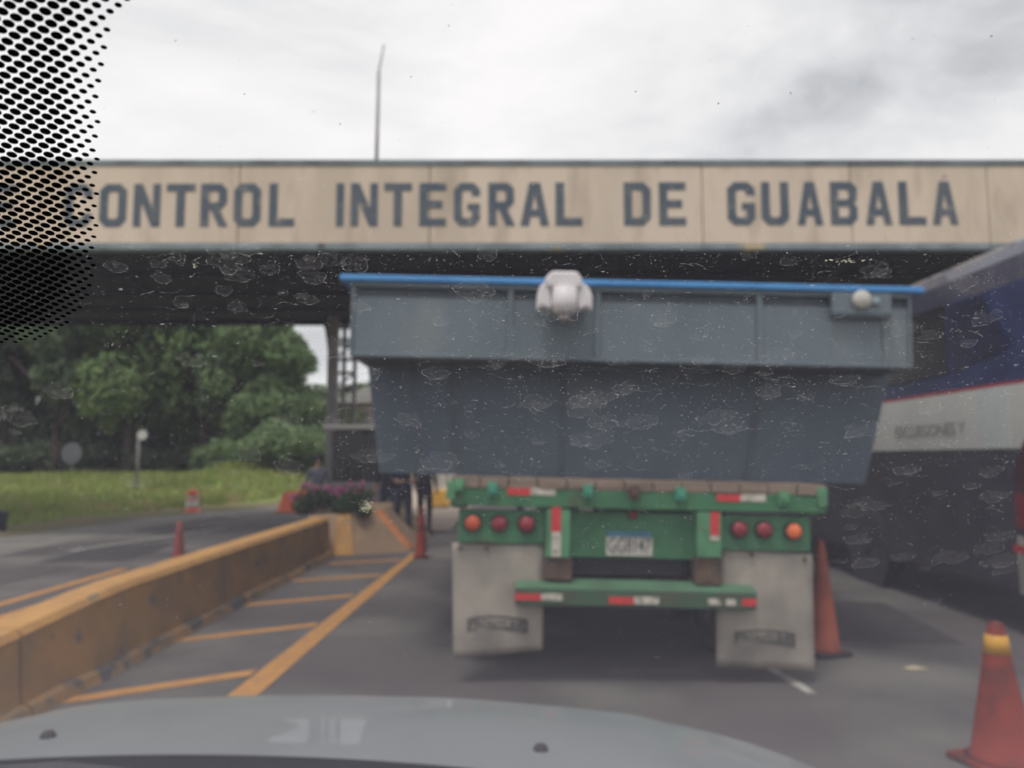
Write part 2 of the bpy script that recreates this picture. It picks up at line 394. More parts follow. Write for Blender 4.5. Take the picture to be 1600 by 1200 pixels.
sheet('white_paint_streak', [s0 - nn * 0.03, s1 - nn * 0.035, s1 + nn * 0.03, (s0 + s1) / 2 + nn * 0.05, s0 + nn * 0.03], 0.004, WPAINT, kind='structure')
# darker repair patches and long cracks in the asphalt
PATCH = mat('asphalt_patch', (0.062, 0.057, 0.060), (0.050, 0.046, 0.050), rough=0.9, scale=3, bump=0.5, bscale=90, world=True)
SEAL = mat('crack_sealant', (0.030, 0.028, 0.030), rough=0.7, world=True)
for poly in ([(2.7, 6.6), (3.7, 6.5), (3.9, 8.3), (2.8, 8.5)], [(-6.9, 11.4), (-5.7, 11.6), (-5.9, 13.9), (-7.1, 13.6)]):
    sheet('asphalt_repair', poly, 0.0035, PATCH, kind='structure')
def crack(pts, wd, seed):
    rc = random.Random(seed); b = MB(); n = 40
    P = []
    for i in range(n + 1):
        t_ = i / n * (len(pts) - 1); k_ = min(int(t_), len(pts) - 2); f_ = t_ - k_
        P.append((pts[k_][0] * (1 - f_) + pts[k_ + 1][0] * f_ + rc.gauss(0, .025), pts[k_][1] * (1 - f_) + pts[k_ + 1][1] * f_ + rc.gauss(0, .04)))
    for i, (x, y) in enumerate(P):
        x2, y2 = P[min(i + 1, n)]; x1, y1 = P[max(i - 1, 0)]; d = Vector((x2 - x1, y2 - y1, 0)).normalized(); q = Vector((-d.y, d.x, 0)) * wd * rc.uniform(.4, 1.3)
        b.v += [(x + q.x, y + q.y, 0.0042), (x - q.x, y - q.y, 0.0042)]
    b.f = [(2 * i, 2 * i + 2, 2 * i + 3, 2 * i + 1) for i in range(n)]
    b.build('road_crack', SEAL, kind='structure')
crack([(-8.3, 12.0), (-6.4, 12.6), (-4.4, 12.2)], 0.014, 4)
crack([(-6.2, 8), (-6.0, 14), (-5.4, 19)], 0.014, 5)
# pale ground beyond the canopy left of the trailer, sunlight painted into it
sheet('sunlit_look_apron', [(-4.6, 16.5), (-1.3, 16.5), (-1.3, 60), (-4.6, 60)], 0.006, mat('sunlit_ground_colour', (0.50, 0.41, 0.33), (0.42, 0.34, 0.28), rough=0.9, scale=0.7, world=True), kind='structure')

# ------------------------------------------------------------------ ochre concrete barrier with its end block
br = thing('concrete_barrier', 'long ochre painted concrete barrier with chipped sides and lighter top beside the hatched lane', 'barrier', (0, 0, 0))
prof = [(1.2, 0.30), (2.6, 0.40), (4.42, 0.50), (5.8, 0.595), (8.7, 0.60), (12.2, 0.60)]
def bz(y):
    for (a, za), (b, zb) in zip(prof, prof[1:]):
        if y <= b: return za + (zb - za) * (y - a) / (b - a)
    return prof[-1][1]
joints = [1.2, 4.68, 8.15, 12.17]
fx = lambda y: -2.86 + 0.012 * (y - 5) * 0.6
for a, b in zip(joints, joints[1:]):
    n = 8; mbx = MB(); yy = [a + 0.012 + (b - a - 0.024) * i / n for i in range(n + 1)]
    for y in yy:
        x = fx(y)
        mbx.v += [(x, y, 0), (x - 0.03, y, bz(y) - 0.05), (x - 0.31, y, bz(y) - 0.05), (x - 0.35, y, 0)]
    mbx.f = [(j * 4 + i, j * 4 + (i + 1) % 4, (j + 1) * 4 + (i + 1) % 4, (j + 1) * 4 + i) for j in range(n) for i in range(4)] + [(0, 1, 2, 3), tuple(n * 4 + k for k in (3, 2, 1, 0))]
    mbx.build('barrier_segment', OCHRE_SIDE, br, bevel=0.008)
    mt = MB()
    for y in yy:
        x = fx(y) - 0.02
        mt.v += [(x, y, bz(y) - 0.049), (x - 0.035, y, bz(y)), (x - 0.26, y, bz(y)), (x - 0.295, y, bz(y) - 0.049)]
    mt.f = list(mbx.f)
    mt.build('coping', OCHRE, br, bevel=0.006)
    mk = MB()
    for j, y in enumerate(yy):
        x = fx(y) + 0.002; q = 0.07 + 0.035 * noise.noise(Vector((y * 2.1, 0, 0))); h = 0.07 + 0.04 * noise.noise(Vector((y * 1.7, 4, 0)))
        mk.v += [(x, y, 0.0), (x + q, y, 0.0), (x + q * 0.7, y, h), (x, y, h + 0.02)]
    mk.f = list(mbx.f)
    mk.build('kerb_foot', KERB, br)
blk = thing('island_end_block', 'ochre sloping concrete end block of the traffic island under the flowers', 'concrete block', (0, 0, 0))
A = Vector((-2.80, 12.19, 0)); B = Vector((-1.58, 12.75, 0)); C = at(528, 806, 12.55); D = at(592, 797, 12.95)
C.z = 0.60; E_ = Vector((D.x - 0.05, 15.9, 0.66)); G = Vector((-1.62, 15.9, 0)); Fv = Vector((-3.30, 15.9, 0.62)); H_ = Vector((-3.32, 12.19, 0.0)); I_ = Vector((-3.25, 12.5, 0.60))
MB().add([A, B, D, C, E_, G, Fv, H_, I_, Vector((-3.3, 15.9, 0))], [(0, 1, 2, 3), (3, 2, 4, 6, 8), (1, 5, 4, 2), (0, 3, 8, 7), (7, 8, 6, 9), (5, 9, 6, 4)]).build('block', mat('brownish_block_paint', (0.27, 0.185, 0.115), (0.22, 0.15, 0.10), rough=0.85, scale=2, world=True), blk, bevel=0.015)
up = Vector((0, -0.012, 0.006))
MB().add([A + up, A.lerp(B, 0.26) + up, C.lerp(D, 0.30) + up, C + up], [(0, 1, 2, 3)]).build('paint_stripe', OCHRE, blk)
nrm = (B - D).cross(Vector((-0.9, -0.5, 0))).normalized(); nrm = nrm if nrm.z > 0 else -nrm
r0 = D.lerp(B, 0.02); r1 = D.lerp(B, 0.93)
side = Vector((-0.11, -0.02, 0.0)); side2 = Vector((0.02, 0.14, 0.0))
MB().add([r0 + side + nrm * .01 + Vector((0, -.012, 0)), r1 + side + nrm * .01 + Vector((0, -.012, 0)), r1 + nrm * .03, r0 + nrm * .03, r1 + side2 + nrm * .02, r0 + side2 + nrm * .02], [(0, 1, 2, 3), (3, 2, 4, 5)]).build('edge_stripe', mat('orange_edge_paint', (0.50, 0.19, 0.07), (0.38, 0.15, 0.06), rough=0.8, world=True), blk)

# ------------------------------------------------------------------ canopy with its lettered fascia
FY = 13.7
cp = thing('checkpoint_canopy', 'wide flat roadside checkpoint canopy with cream fascia lettered in blue grey above the lanes', 'canopy', (0, FY, 0))
ZB, ZT = 5.27, 6.95
seams = [-16.0, -12.4, -8.6, -4.98, -1.5, 3.47, 6.18, 8.68, 12.3, 16.0]
for a, b in zip(seams, seams[1:]):
    MB().box(a + 0.008, b - 0.008, 0.02, 0.20, ZB + 0.12, ZT - 0.115).build('fascia_panel', FASCIA, cp, bevel=0.01)
for a, b in zip(seams, seams[1:]):
    MB().box(a + 0.003, b - 0.003, 0.0, 0.26, ZT - 0.115, ZT).build('top_trim', TRIM_TOP, cp, bevel=0.008)
    MB().box(a + 0.003, b - 0.003, 0.0, 0.24, ZB, ZB + 0.12).build('bottom_trim', TRIM, cp, bevel=0.008)
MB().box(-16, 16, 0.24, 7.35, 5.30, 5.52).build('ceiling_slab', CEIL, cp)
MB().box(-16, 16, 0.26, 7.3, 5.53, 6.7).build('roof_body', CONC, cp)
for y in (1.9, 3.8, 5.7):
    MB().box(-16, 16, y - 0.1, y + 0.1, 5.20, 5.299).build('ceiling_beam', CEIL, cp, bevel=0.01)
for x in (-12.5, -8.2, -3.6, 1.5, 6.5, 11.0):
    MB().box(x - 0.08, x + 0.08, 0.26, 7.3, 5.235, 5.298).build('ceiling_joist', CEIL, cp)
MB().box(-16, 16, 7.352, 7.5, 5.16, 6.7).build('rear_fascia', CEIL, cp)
cpx = at(520, 600, FY + 7.0).x
MB().box(cpx - 0.13, cpx + 0.13, 6.85, 7.11, 0.0, 5.299).build('column', STEEL, cp, bevel=0.012)
MB().add([(cpx - 0.36, 6.9, 5.294), (cpx - 0.132, 6.9, 5.294), (cpx - 0.132, 6.9, 4.35), (cpx - 0.22, 6.9, 4.95), (cpx - 0.36, 7.05, 5.294), (cpx - 0.132, 7.05, 5.294), (cpx - 0.132, 7.05, 4.35), (cpx - 0.22, 7.05, 4.95)],
         [(0, 1, 2, 3), (4, 7, 6, 5), (0, 3, 7, 4), (3, 2, 6, 7), (1, 5, 6, 2), (0, 4, 5, 1)]).build('column_bracket', DSTEEL, cp)
for x in (8.9, -14.5):
    MB().box(x - 0.16, x + 0.16, 3.3, 3.62, 0.0, 5.19).build('column', CONC, cp, bevel=0.015)
# rust stain running down beside the bottom trim
MB().add([(at(495, 395, FY).x, -0.004, ZB + 0.02), (at(508, 395, FY).x, -0.004, ZB + 0.02), (at(506, 385, FY).x, -0.004, ZB + 0.115), (at(497, 385, FY).x, -0.004, ZB + 0.115)], [(0, 1, 2, 3)]).build('stain', mat('dark_stain', (0.10, 0.11, 0.12), (0.2, 0.2, 0.2), rough=0.9, scale=8), cp)

GL = {
 'O': [[(10,0),(32,0),(42,10),(42,56),(32,66),(10,66),(0,56),(0,10)], [(16,12),(26,12),(29,16),(29,50),(26,54),(16,54),(13,50),(13,16)]],
 'D': [[(0,0),(31,0),(42,11),(42,55),(31,66),(0,66)], [(13,12),(25,12),(29,16),(29,50),(25,54),(13,54)]],
 'C': [[(10,0),(32,0),(42,10),(42,21),(29,21),(29,15),(26,12),(16,12),(13,16),(13,50),(16,54),(26,54),(29,51),(29,45),(42,45),(42,56),(32,66),(10,66),(0,56),(0,10)]],
 'N': [[(0,0),(12,0),(12,38),(29,0),(42,0),(42,66),(30,66),(30,28),(13,66),(0,66)]],
 'T': [[(15,0),(28,0),(28,54),(43,54),(43,66),(0,66),(0,54),(15,54)]],
 'R': [[(0,0),(13,0),(13,25),(17,25),(29,0),(43,0),(30,26),(33,27),(41,36),(41,57),(32,66),(0,66)], [(13,37),(25,37),(28,40),(28,51),(25,54),(13,54)]],
 'L': [[(0,0),(40,0),(40,12),(13,12),(13,66),(0,66)]],
 'I': [[(0,0),(12,0),(12,66),(0,66)]],
 'E': [[(0,0),(42,0),(42,12),(13,12),(13,27),(36,27),(36,39),(13,39),(13,54),(42,54),(42,66),(0,66)]],
 'G': [[(10,0),(32,0),(42,10),(42,34),(22,34),(22,24),(29,24),(29,15),(26,12),(16,12),(13,16),(13,50),(16,54),(26,54),(29,51),(29,46),(42,46),(42,56),(32,66),(10,66),(0,56),(0,10)]],
 'U': [[(10,0),(32,0),(42,10),(42,66),(29,66),(29,16),(26,12),(16,12),(13,16),(13,66),(0,66),(0,10)]],
 'A': [[(0,0),(12.5,0),(15,14),(27,14),(29.5,0),(42,0),(29,66),(13,66)], [(17,25),(25,25),(21,49)]],
 'Á': [[(0,0),(12.5,0),(15,14),(27,14),(29.5,0),(42,0),(29,66),(13,66)], [(17,25),(25,25),(21,49)], [(20,70),(21.5,70),(25,76),(23.5,77)]],
 'B': [[(0,0),(32,0),(42,10),(42,27),(37,33),(42,39),(42,57),(33,66),(0,66)], [(13,12),(26,12),(29,15),(29,25),(26,28),(13,28)], [(13,39),(26,39),(29,42),(29,51),(26,54),(13,54)]],
}
def glyph(ch, x0, x1, z0, z1):
    cu = bpy.data.curves.new('letter', 'CURVE'); cu.dimensions = '2D'; cu.fill_mode = 'BOTH'; cu.extrude = 0.004
    wch = max(p[0] for p in GL[ch][0])
    for poly in GL[ch]:
        sp = cu.splines.new('POLY'); sp.points.add(len(poly) - 1); sp.use_cyclic_u = True
        for i, (a, b) in enumerate(poly): sp.points[i].co = (x0 + a / wch * (x1 - x0), z0 + b / 66 * (z1 - z0), 0, 1)
    tmp = bpy.data.objects.new('tmp', cu); COL.objects.link(tmp); bpy.context.view_layer.update()
    me = bpy.data.meshes.new_from_object(tmp.evaluated_get(bpy.context.evaluated_depsgraph_get()))
    bpy.data.objects.remove(tmp)
    me.transform(Matrix.Rotation(PI / 2, 4, 'X')); me.transform(Matrix.Translation((0, 0.014, 0)))
    me.materials.clear(); me.materials.append(LETTER)
    o = bpy.data.objects.new('letter', me); COL.objects.link(o); o.parent = cp
LT = [('D', -75, -33), ('E', -16, 26), ('C', 100, 143), ('O', 155, 197), ('N', 208, 250), ('T', 259, 304), ('R', 313, 356), ('O', 365, 407), ('L', 420, 460),
      ('I', 525, 537), ('N', 548, 590), ('T', 600, 643), ('E', 655, 697), ('G', 709, 750), ('R', 763, 805), ('A', 813, 858), ('L', 868, 910),
      ('D', 975, 1017), ('E', 1030, 1072), ('G', 1137, 1180), ('U', 1190, 1233), ('A', 1246, 1286), ('B', 1298, 1340), ('A', 1353, 1394), ('L', 1405, 1447), ('Á', 1457, 1497)]
for ch, a, b in LT:
    m_ = (a + b) / 2
    za = at(m_, 354.5 - m_ * 0.0025, FY).z; zb = at(m_, 287.5 - m_ * 0.003, FY).z
    xa = at(a, 320, FY).x; xb = at(b, 320, FY).x
    glyph(ch, xa, xb, za, zb)

# thin mast behind the fascia
m0 = at(588, 250, 14.4); m1 = at(592, 112, 14.4); m2 = at(600, 70, 14.4)
ms_ = thing('antenna_mast', 'thin leaning antenna mast rising above the canopy roof', 'antenna', (m0.x, m0.y, 6.7))
o_ = Vector((m0.x, m0.y, 6.7))
MB().tube([Vector((0, 0, 0)), m1 - o_], 0.036, 8).build('mast_tube', mat('pale_mast', (0.36, 0.35, 0.35), rough=0.6), ms_, smooth=True)
MB().tube([m1 - o_, m2 - o_], 0.016, 8).build('antenna_rod', STEEL, ms_, smooth=True)

# lattice tower of flat bars just behind the canopy
LY = 21.35
lx = [at(p, 600, LY).x for p in (521, 537, 554)]
lt = thing('lattice_tower', 'grey steel lattice tower standing behind the canopy post', 'tower', (lx[1], LY, 0))
for x in lx:
    MB().box(x - lx[1] - 0.05, x - lx[1] + 0.05, -0.05, 0.05, 0, 7.6).build('tower_leg', STEEL, lt)
for py in (512, 531, 538, 562, 583, 607, 632, 650):
    z = at(540, py, LY).z
    MB().box(lx[0] - lx[1], lx[2] - lx[1], -0.03, 0.03, z - 0.045, z + 0.045).build('tower_rung', STEEL, lt)
for a, b in ((562, 531), (607, 583), (660, 632)):
    MB().tube([(lx[0] - lx[1], 0.07, at(540, a, LY).z), (lx[2] - lx[1], 0.07, at(540, b, LY).z)], 0.03, 6).build('tower_brace', STEEL, lt)

# control booth
bo = thing('control_booth', 'dark glazed control booth with a pale roof edge behind the flower planter', 'booth', (-3.05, 16.6, 0.0))
MB().box(-0.70, 0.62, -0.45, 1.25, 0, 1.02).build('booth_base', mat('booth_wall', (0.20, 0.19, 0.18), rough=0.8), bo, bevel=0.01)
MB().box(-0.66, 0.58, -0.41, 1.2, 1.022, 2.10).build('booth_interior', GLASSD, bo)
for x in (-0.70, -0.04, 0.58):
    MB().box(x, x + 0.045, -0.455, -0.415, 1.022, 2.10).build('window_frame', DSTEEL, bo)
MB().box(-0.62, -0.06, -0.43, -0.418, 1.1, 2.04).build('pane', GLASSD, bo)
MB().box(0.01, 0.56, -0.43, -0.418, 1.1, 2.04).build('pane', GLASSD, bo)
MB().box(-0.86, 0.82, -0.62, 1.4, 2.104, 2.20).build('booth_roof', ROOF, bo, bevel=0.015)

# building beyond the checkpoint
bd = thing('roadside_building', 'beige building with a pale gabled roof beyond the checkpoint', 'building', (-7.8, 44, 0))
MB().box(-2.6, 4.2, 0, 8, 0, 4.6).build('wall', BEIGE, bd)
MB().add([(-3.0, -0.5, 4.6), (4.6, -0.5, 4.6), (0.8, -0.5, 5.9), (-3.0, 8.5, 4.6), (4.6, 8.5, 4.6), (0.8, 8.5, 5.9)], [(0, 1, 2), (5, 4, 3), (0, 2, 5, 3), (1, 4, 5, 2), (0, 3, 4, 1)]).build('roof', ROOF, bd)
for x in (-1.9, 0.1, 2.1):
    wf = MB().box(x, x + 1.1, -0.05, -0.003, 1.3, 2.5).build('window_frame', WHITE, bd)
    MB().box(x + 0.08, x + 1.02, -0.07, -0.052, 1.38, 2.42).build('pane', GLASSD, wf)
MB().box(-1.2, 1.0, -0.04, -0.003, 3.1, 4.1).build('sign_board', mat('dim_board', (0.13, 0.13, 0.125), (0.3, 0.28, 0.25), rough=0.8, scale=1), bd)

# white pillars and yellow block seen in the gap left of the trailer
for i, px in enumerate((675, 690, 704)):
    p = at(px, 780, 27 + i * 0.4)
    pl = thing('white_pillar', ('leftmost', 'middle', 'rightmost')[i] + ' of three white pillars in the gap left of the green trailer', 'pillar', (p.x, p.y, 0.0), group='white pillars in the gap')
    MB().box(-0.10, 0.10, -0.10, 0.10, 0.0, 2.6).build('shaft', WHITE, pl, bevel=0.01)
    MB().box(-0.14, 0.14, -0.14, 0.14, 2.602, 2.75).build('pillar_cap', CONC, pl, bevel=0.01)
p = at(686, 806, 24.0)
yb = thing('yellow_block', 'yellow painted concrete block in the gap left of the green trailer', 'concrete block', (p.x, p.y, 0.0))
MB().hexa([(-0.30, -0.35, 0), (0.30, -0.35, 0), (0.30, 0.9, 0), (-0.30, 0.9, 0)], [(-0.20, -0.18, 0.52), (0.2, -0.18, 0.52), (0.2, 0.8, 0.52), (-0.2, 0.8, 0.52)]).build('block_body', mat('bright_yellow_paint', (0.75, 0.42, 0.06), (0.68, 0.36, 0.06), rough=0.7), yb, bevel=0.03)
MB().box(-0.32, 0.32, -0.37, 0.92, 0.0, 0.07).build('block_foot', KERB, yb, bevel=0.01)

# ------------------------------------------------------------------ foliage
def leaf_cloud(cents, n, size, rng, flat=0.75):
    b = MB()
    for _ in range(n):
        c, r = cents[rng.randrange(len(cents))]
        d = Vector((rng.gauss(0, 1), rng.gauss(0, 1), rng.gauss(0, 1))).normalized()
        rr = r * (0.45 + 0.6 * rng.random() ** 0.5)
        p = c + Vector((d.x * rr, d.y * rr, d.z * rr * flat))
        nrm = (d + Vector((rng.gauss(0, .6), rng.gauss(0, .6), rng.gauss(0, .6) + 0.3))).normalized()
        a = nrm.cross(Vector((rng.gauss(0, 1), rng.gauss(0, 1), rng.gauss(0, 1)))).normalized(); q = nrm.cross(a)
        s = size * (0.6 + 0.8 * rng.random())
        b.add([p - a * s, p - q * s * 0.5, p + a * s, p + q * s * 0.5], [(0, 1, 2, 3)])
    return b
def crown_mesh(seed, R, H, n, size, m):
    rng = random.Random(seed); c = []
    for k in range(26):
        a = rng.random() * 2 * PI; t = rng.random(); rad = R * (0.25 + 0.6 * rng.random()) * math.sqrt(max(0.15, 1 - (2 * t - 0.9) ** 2 * 0.8))
        c.append((Vector((rad * math.cos(a), rad * math.sin(a), H * t)), R * (0.26 + 0.20 * rng.random())))
    return leaf_cloud(c, n, size, rng).mesh('crown', m)
CR = [crown_mesh(11, 3.6, 7.6, 8000, 0.24, LEAF_D), crown_mesh(12, 3.4, 7.8, 8000, 0.24, LEAF_M), crown_mesh(13, 3.8, 7.2, 8000, 0.24, LEAF_L), crown_mesh(14, 3.2, 8.2, 8000, 0.22, LEAF_M)]
def trunk_mesh(seed, h):
    rng = random.Random(seed); b = MB()
    pts = [Vector((0, 0, -0.3))]
    for k in range(5): pts.append(Vector((rng.gauss(0, .12) * k * .5, rng.gauss(0, .12) * k * .5, h * (k + 1) / 5)))
    b.tube(pts, [0.34, 0.26, 0.22, 0.19, 0.15, 0.08], 9)
    for k in range(6):
        p = pts[2 + k % 3]; a = rng.random() * 2 * PI
        b.tube([p, p + Vector((math.cos(a) * 0.9, math.sin(a) * 0.9, 1.0)), p + Vector((math.cos(a) * 2.1, math.sin(a) * 2.1, 2.4))], [0.11, 0.08, 0.03], 6)
    return b.mesh('trunk', BARK, smooth=True)
TR = [trunk_mesh(3, 6.5), trunk_mesh(5, 6.0)]
def tree(px, Y, zc, sx, sz, kc, kt, label, z0=None):
    p = at(px, 700, Y); z = terrain_z(p.x, Y)
    t = thing('broadleaf_tree', label, 'tree', (p.x, Y, z), random.Random(px * 7).random() * 6.28, 'trees behind the grass verge')
    a = bpy.data.objects.new('trunk', TR[kt]); COL.objects.link(a); a.parent = t; a.scale = (1, 1, 1) if sz > 0.8 else (0.55, 0.55, 0.55)
    c = bpy.data.objects.new('crown', CR[kc]); COL.objects.link(c); c.parent = t; c.location = (0, 0, zc); c.scale = (sx, sx, sz)
TREES = [
 (-210, 43, 2.4, 1.3, 1.35, 0, 0, 'dark green tree beyond the left edge of the verge'),
 (-90, 41, 2.2, 1.2, 1.4, 1, 1, 'green tree just outside the left picture edge'),
 (8, 42, 2.6, 1.15, 1.45, 0, 0, 'dark leafy tree at the left picture edge behind the verge'),
 (88, 39.5, 3.2, 0.95, 1.25, 0, 1, 'tree with a thick dark trunk beside the round grey sign'),
 (150, 46, 2.2, 1.15, 1.55, 1, 0, 'tall green tree standing behind the thick dark trunk'),
 (203, 39, 3.0, 1.0, 1.30, 2, 0, 'tree with a dark trunk just left of the white topped pole'),
 (268, 45, 2.0, 1.2, 1.5, 1, 1, 'broad green tree behind and right of the white topped pole'),
 (318, 40, 2.4, 0.9, 0.98, 0, 0, 'shaded dark tree with slender pale trunk behind the striped drum'),
 (362, 44, 2.0, 1.0, 1.22, 2, 1, 'light green tree in the middle of the right half of the wood'),
 (408, 38.5, 1.6, 0.78, 0.90, 3, 0, 'yellow green tree in front of the sky gap'),
 (446, 47, 1.3, 0.80, 0.74, 1, 1, 'rounded tree left of the canopy post below the open sky'),
 (486, 43, 1.0, 0.72, 0.50, 2, 0, 'low tree directly behind the canopy post'),
 (555, 56, 1.5, 1.0, 0.6, 0, 1, 'low dark tree behind the lattice tower'),
]
for t in TREES: tree(*t)
# tall trees that stand far right, behind the bus
for i, (x, y) in enumerate(((17, 34), (22, 42), (28, 36), (12, 60), (34, 50))):
    t = thing('broadleaf_tree', ('nearest', 'second', 'third', 'farthest', 'rightmost')[i] + ' of the trees hidden behind the coach', 'tree', (x, y, -0.05), i * 1.3, 'trees behind the bus')
    a = bpy.data.objects.new('trunk', TR[i % 2]); COL.objects.link(a); a.parent = t
    c = bpy.data.objects.new('crown', CR[i % 4]); COL.objects.link(c); c.parent = t; c.location = (0, 0, 2.2); c.scale = (1, 1, 0.8)
# understorey mass behind the trunks
rng = random.Random(21); cents = []
for i in range(95):
    px = -330 + i * 9.6; Y = 50 + 9 * rng.random(); p = at(px, 700, Y)
    top = 8.6 if px < 300 else (7.0 if px < 400 else (4.6 if px < 470 else 3.0))
    for k in range(3): cents.append((Vector((p.x, Y, 0.8 + top * rng.random())), 1.5))
leaf_cloud(cents, 26000, 0.30, rng).build('distant_woodland', LEAF_D, label='dense dark wood behind the roadside trees', cat='woodland', kind='stuff')
BU = []
for s_ in range(3):
    r_ = random.Random(60 + s_); cc = [(Vector((r_.gauss(0, .6), r_.gauss(0, .5), 0.45 + r_.random() * 0.8)), 0.55) for _ in range(9)]
    BU.append(leaf_cloud(cc, 1500, 0.12, r_).mesh('bush', (LEAF_D, LEAF_M, LEAF_L)[s_]))
def shrub(px, Y, k, sc, label):
    p = at(px, 700, Y)
    o = bpy.data.objects.new('wild_shrub', BU[k]); COL.objects.link(o); o.location = (p.x, Y, terrain_z(p.x, Y) - 0.1); o.scale = (sc * 1.2, sc, sc); o.rotation_euler.z = px
    tag(o, label, 'shrub', 'shrubs along the edge of the wood')
SH = [(20, 40, 0, 1.3, 'dark shrub at the foot of the trees by the left picture edge'), (58, 41, 0, 1.2, 'low dark shrub left of the thick trunk'), (128, 41.5, 0, 1.3, 'dark shrub between the grey sign and the poled sign'),
      (165, 42, 0, 1.4, 'wide dark shrub left of the white topped pole'), (240, 40.5, 0, 1.3, 'dark shrub just right of the white topped pole'), (285, 41, 0, 1.4, 'shaded shrub above the striped drum'),
      (335, 39, 1, 1.2, 'green shrub right of the striped drum'), (372, 37, 1, 1.25, 'green shrub on the left flank of the grass bank'), (402, 34, 2, 0.95, 'small bright shrub halfway up the grass bank'),
      (432, 33, 1, 1.2, 'leafy shrub on top of the grass bank'), (462, 35, 1, 1.5, 'tall shrub on the bank left of the canopy post'), (488, 33, 1, 1.3, 'shrub on the bank just behind the seated looking person')]
SH[-1] = (488, 33, 1, 1.3, 'shrub on the bank directly behind the canopy post foot')
for s_ in SH: shrub(*s_)
# grass blades
rng = random.Random(5); gb = MB()
for _ in range(26000):
    Y = 13 + 28 * rng.random(); x = edge_x(Y) - 1.0 - 24 * rng.random() ** 1.1
    z = terrain_z(x, Y); h = 0.10 + 0.16 * rng.random() + (0.25 if noise.noise(Vector((x * .3, Y * .3, 9))) > 0.22 else 0)
    a = rng.random() * PI; wv = Vector((math.cos(a), math.sin(a), 0)) * (0.05 + 0.05 * rng.random()); ln = Vector((rng.gauss(0, .07), rng.gauss(0, .07), h))
    p = Vector((x, Y, z - 0.02)); gb.add([p - wv, p + wv, p + ln], [(0, 1, 2)])
gb.build('grass', BLADE, label='bright green and straw coloured grass on the roadside verge', cat='grass', kind='stuff')

# flower planter on the island
fl = thing('flower_planter', 'planter box full of magenta flowers standing on the island end block', 'planter', (-2.95, 12.98, 0.60))
MB().box(-0.50, 0.50, -0.20, 0.26, 0.03, 0.15).build('planter_box', CONC, fl, bevel=0.01)
rng = random.Random(31)
cc = [(Vector((rng.uniform(-0.5, 0.5), rng.uniform(-.34, .2), 0.06 + 0.28 * rng.random())), 0.15) for _ in range(34)]
leaf_cloud(cc, 4200, 0.035, rng).build('leaf_mass', SHRUB, fl, kind='stuff')
cc = [(Vector((rng.uniform(-0.5, 0.55), rng.uniform(-.28, .1), 0.30 + 0.20 * rng.random())), 0.06) for _ in range(26)] + [(Vector((-0.60 + rng.uniform(-.08, .08), -0.2, 0.28)), 0.06) for _ in range(4)]
leaf_cloud(cc, 1000, 0.026, rng).build('blossom', PETAL, fl, kind='stuff')

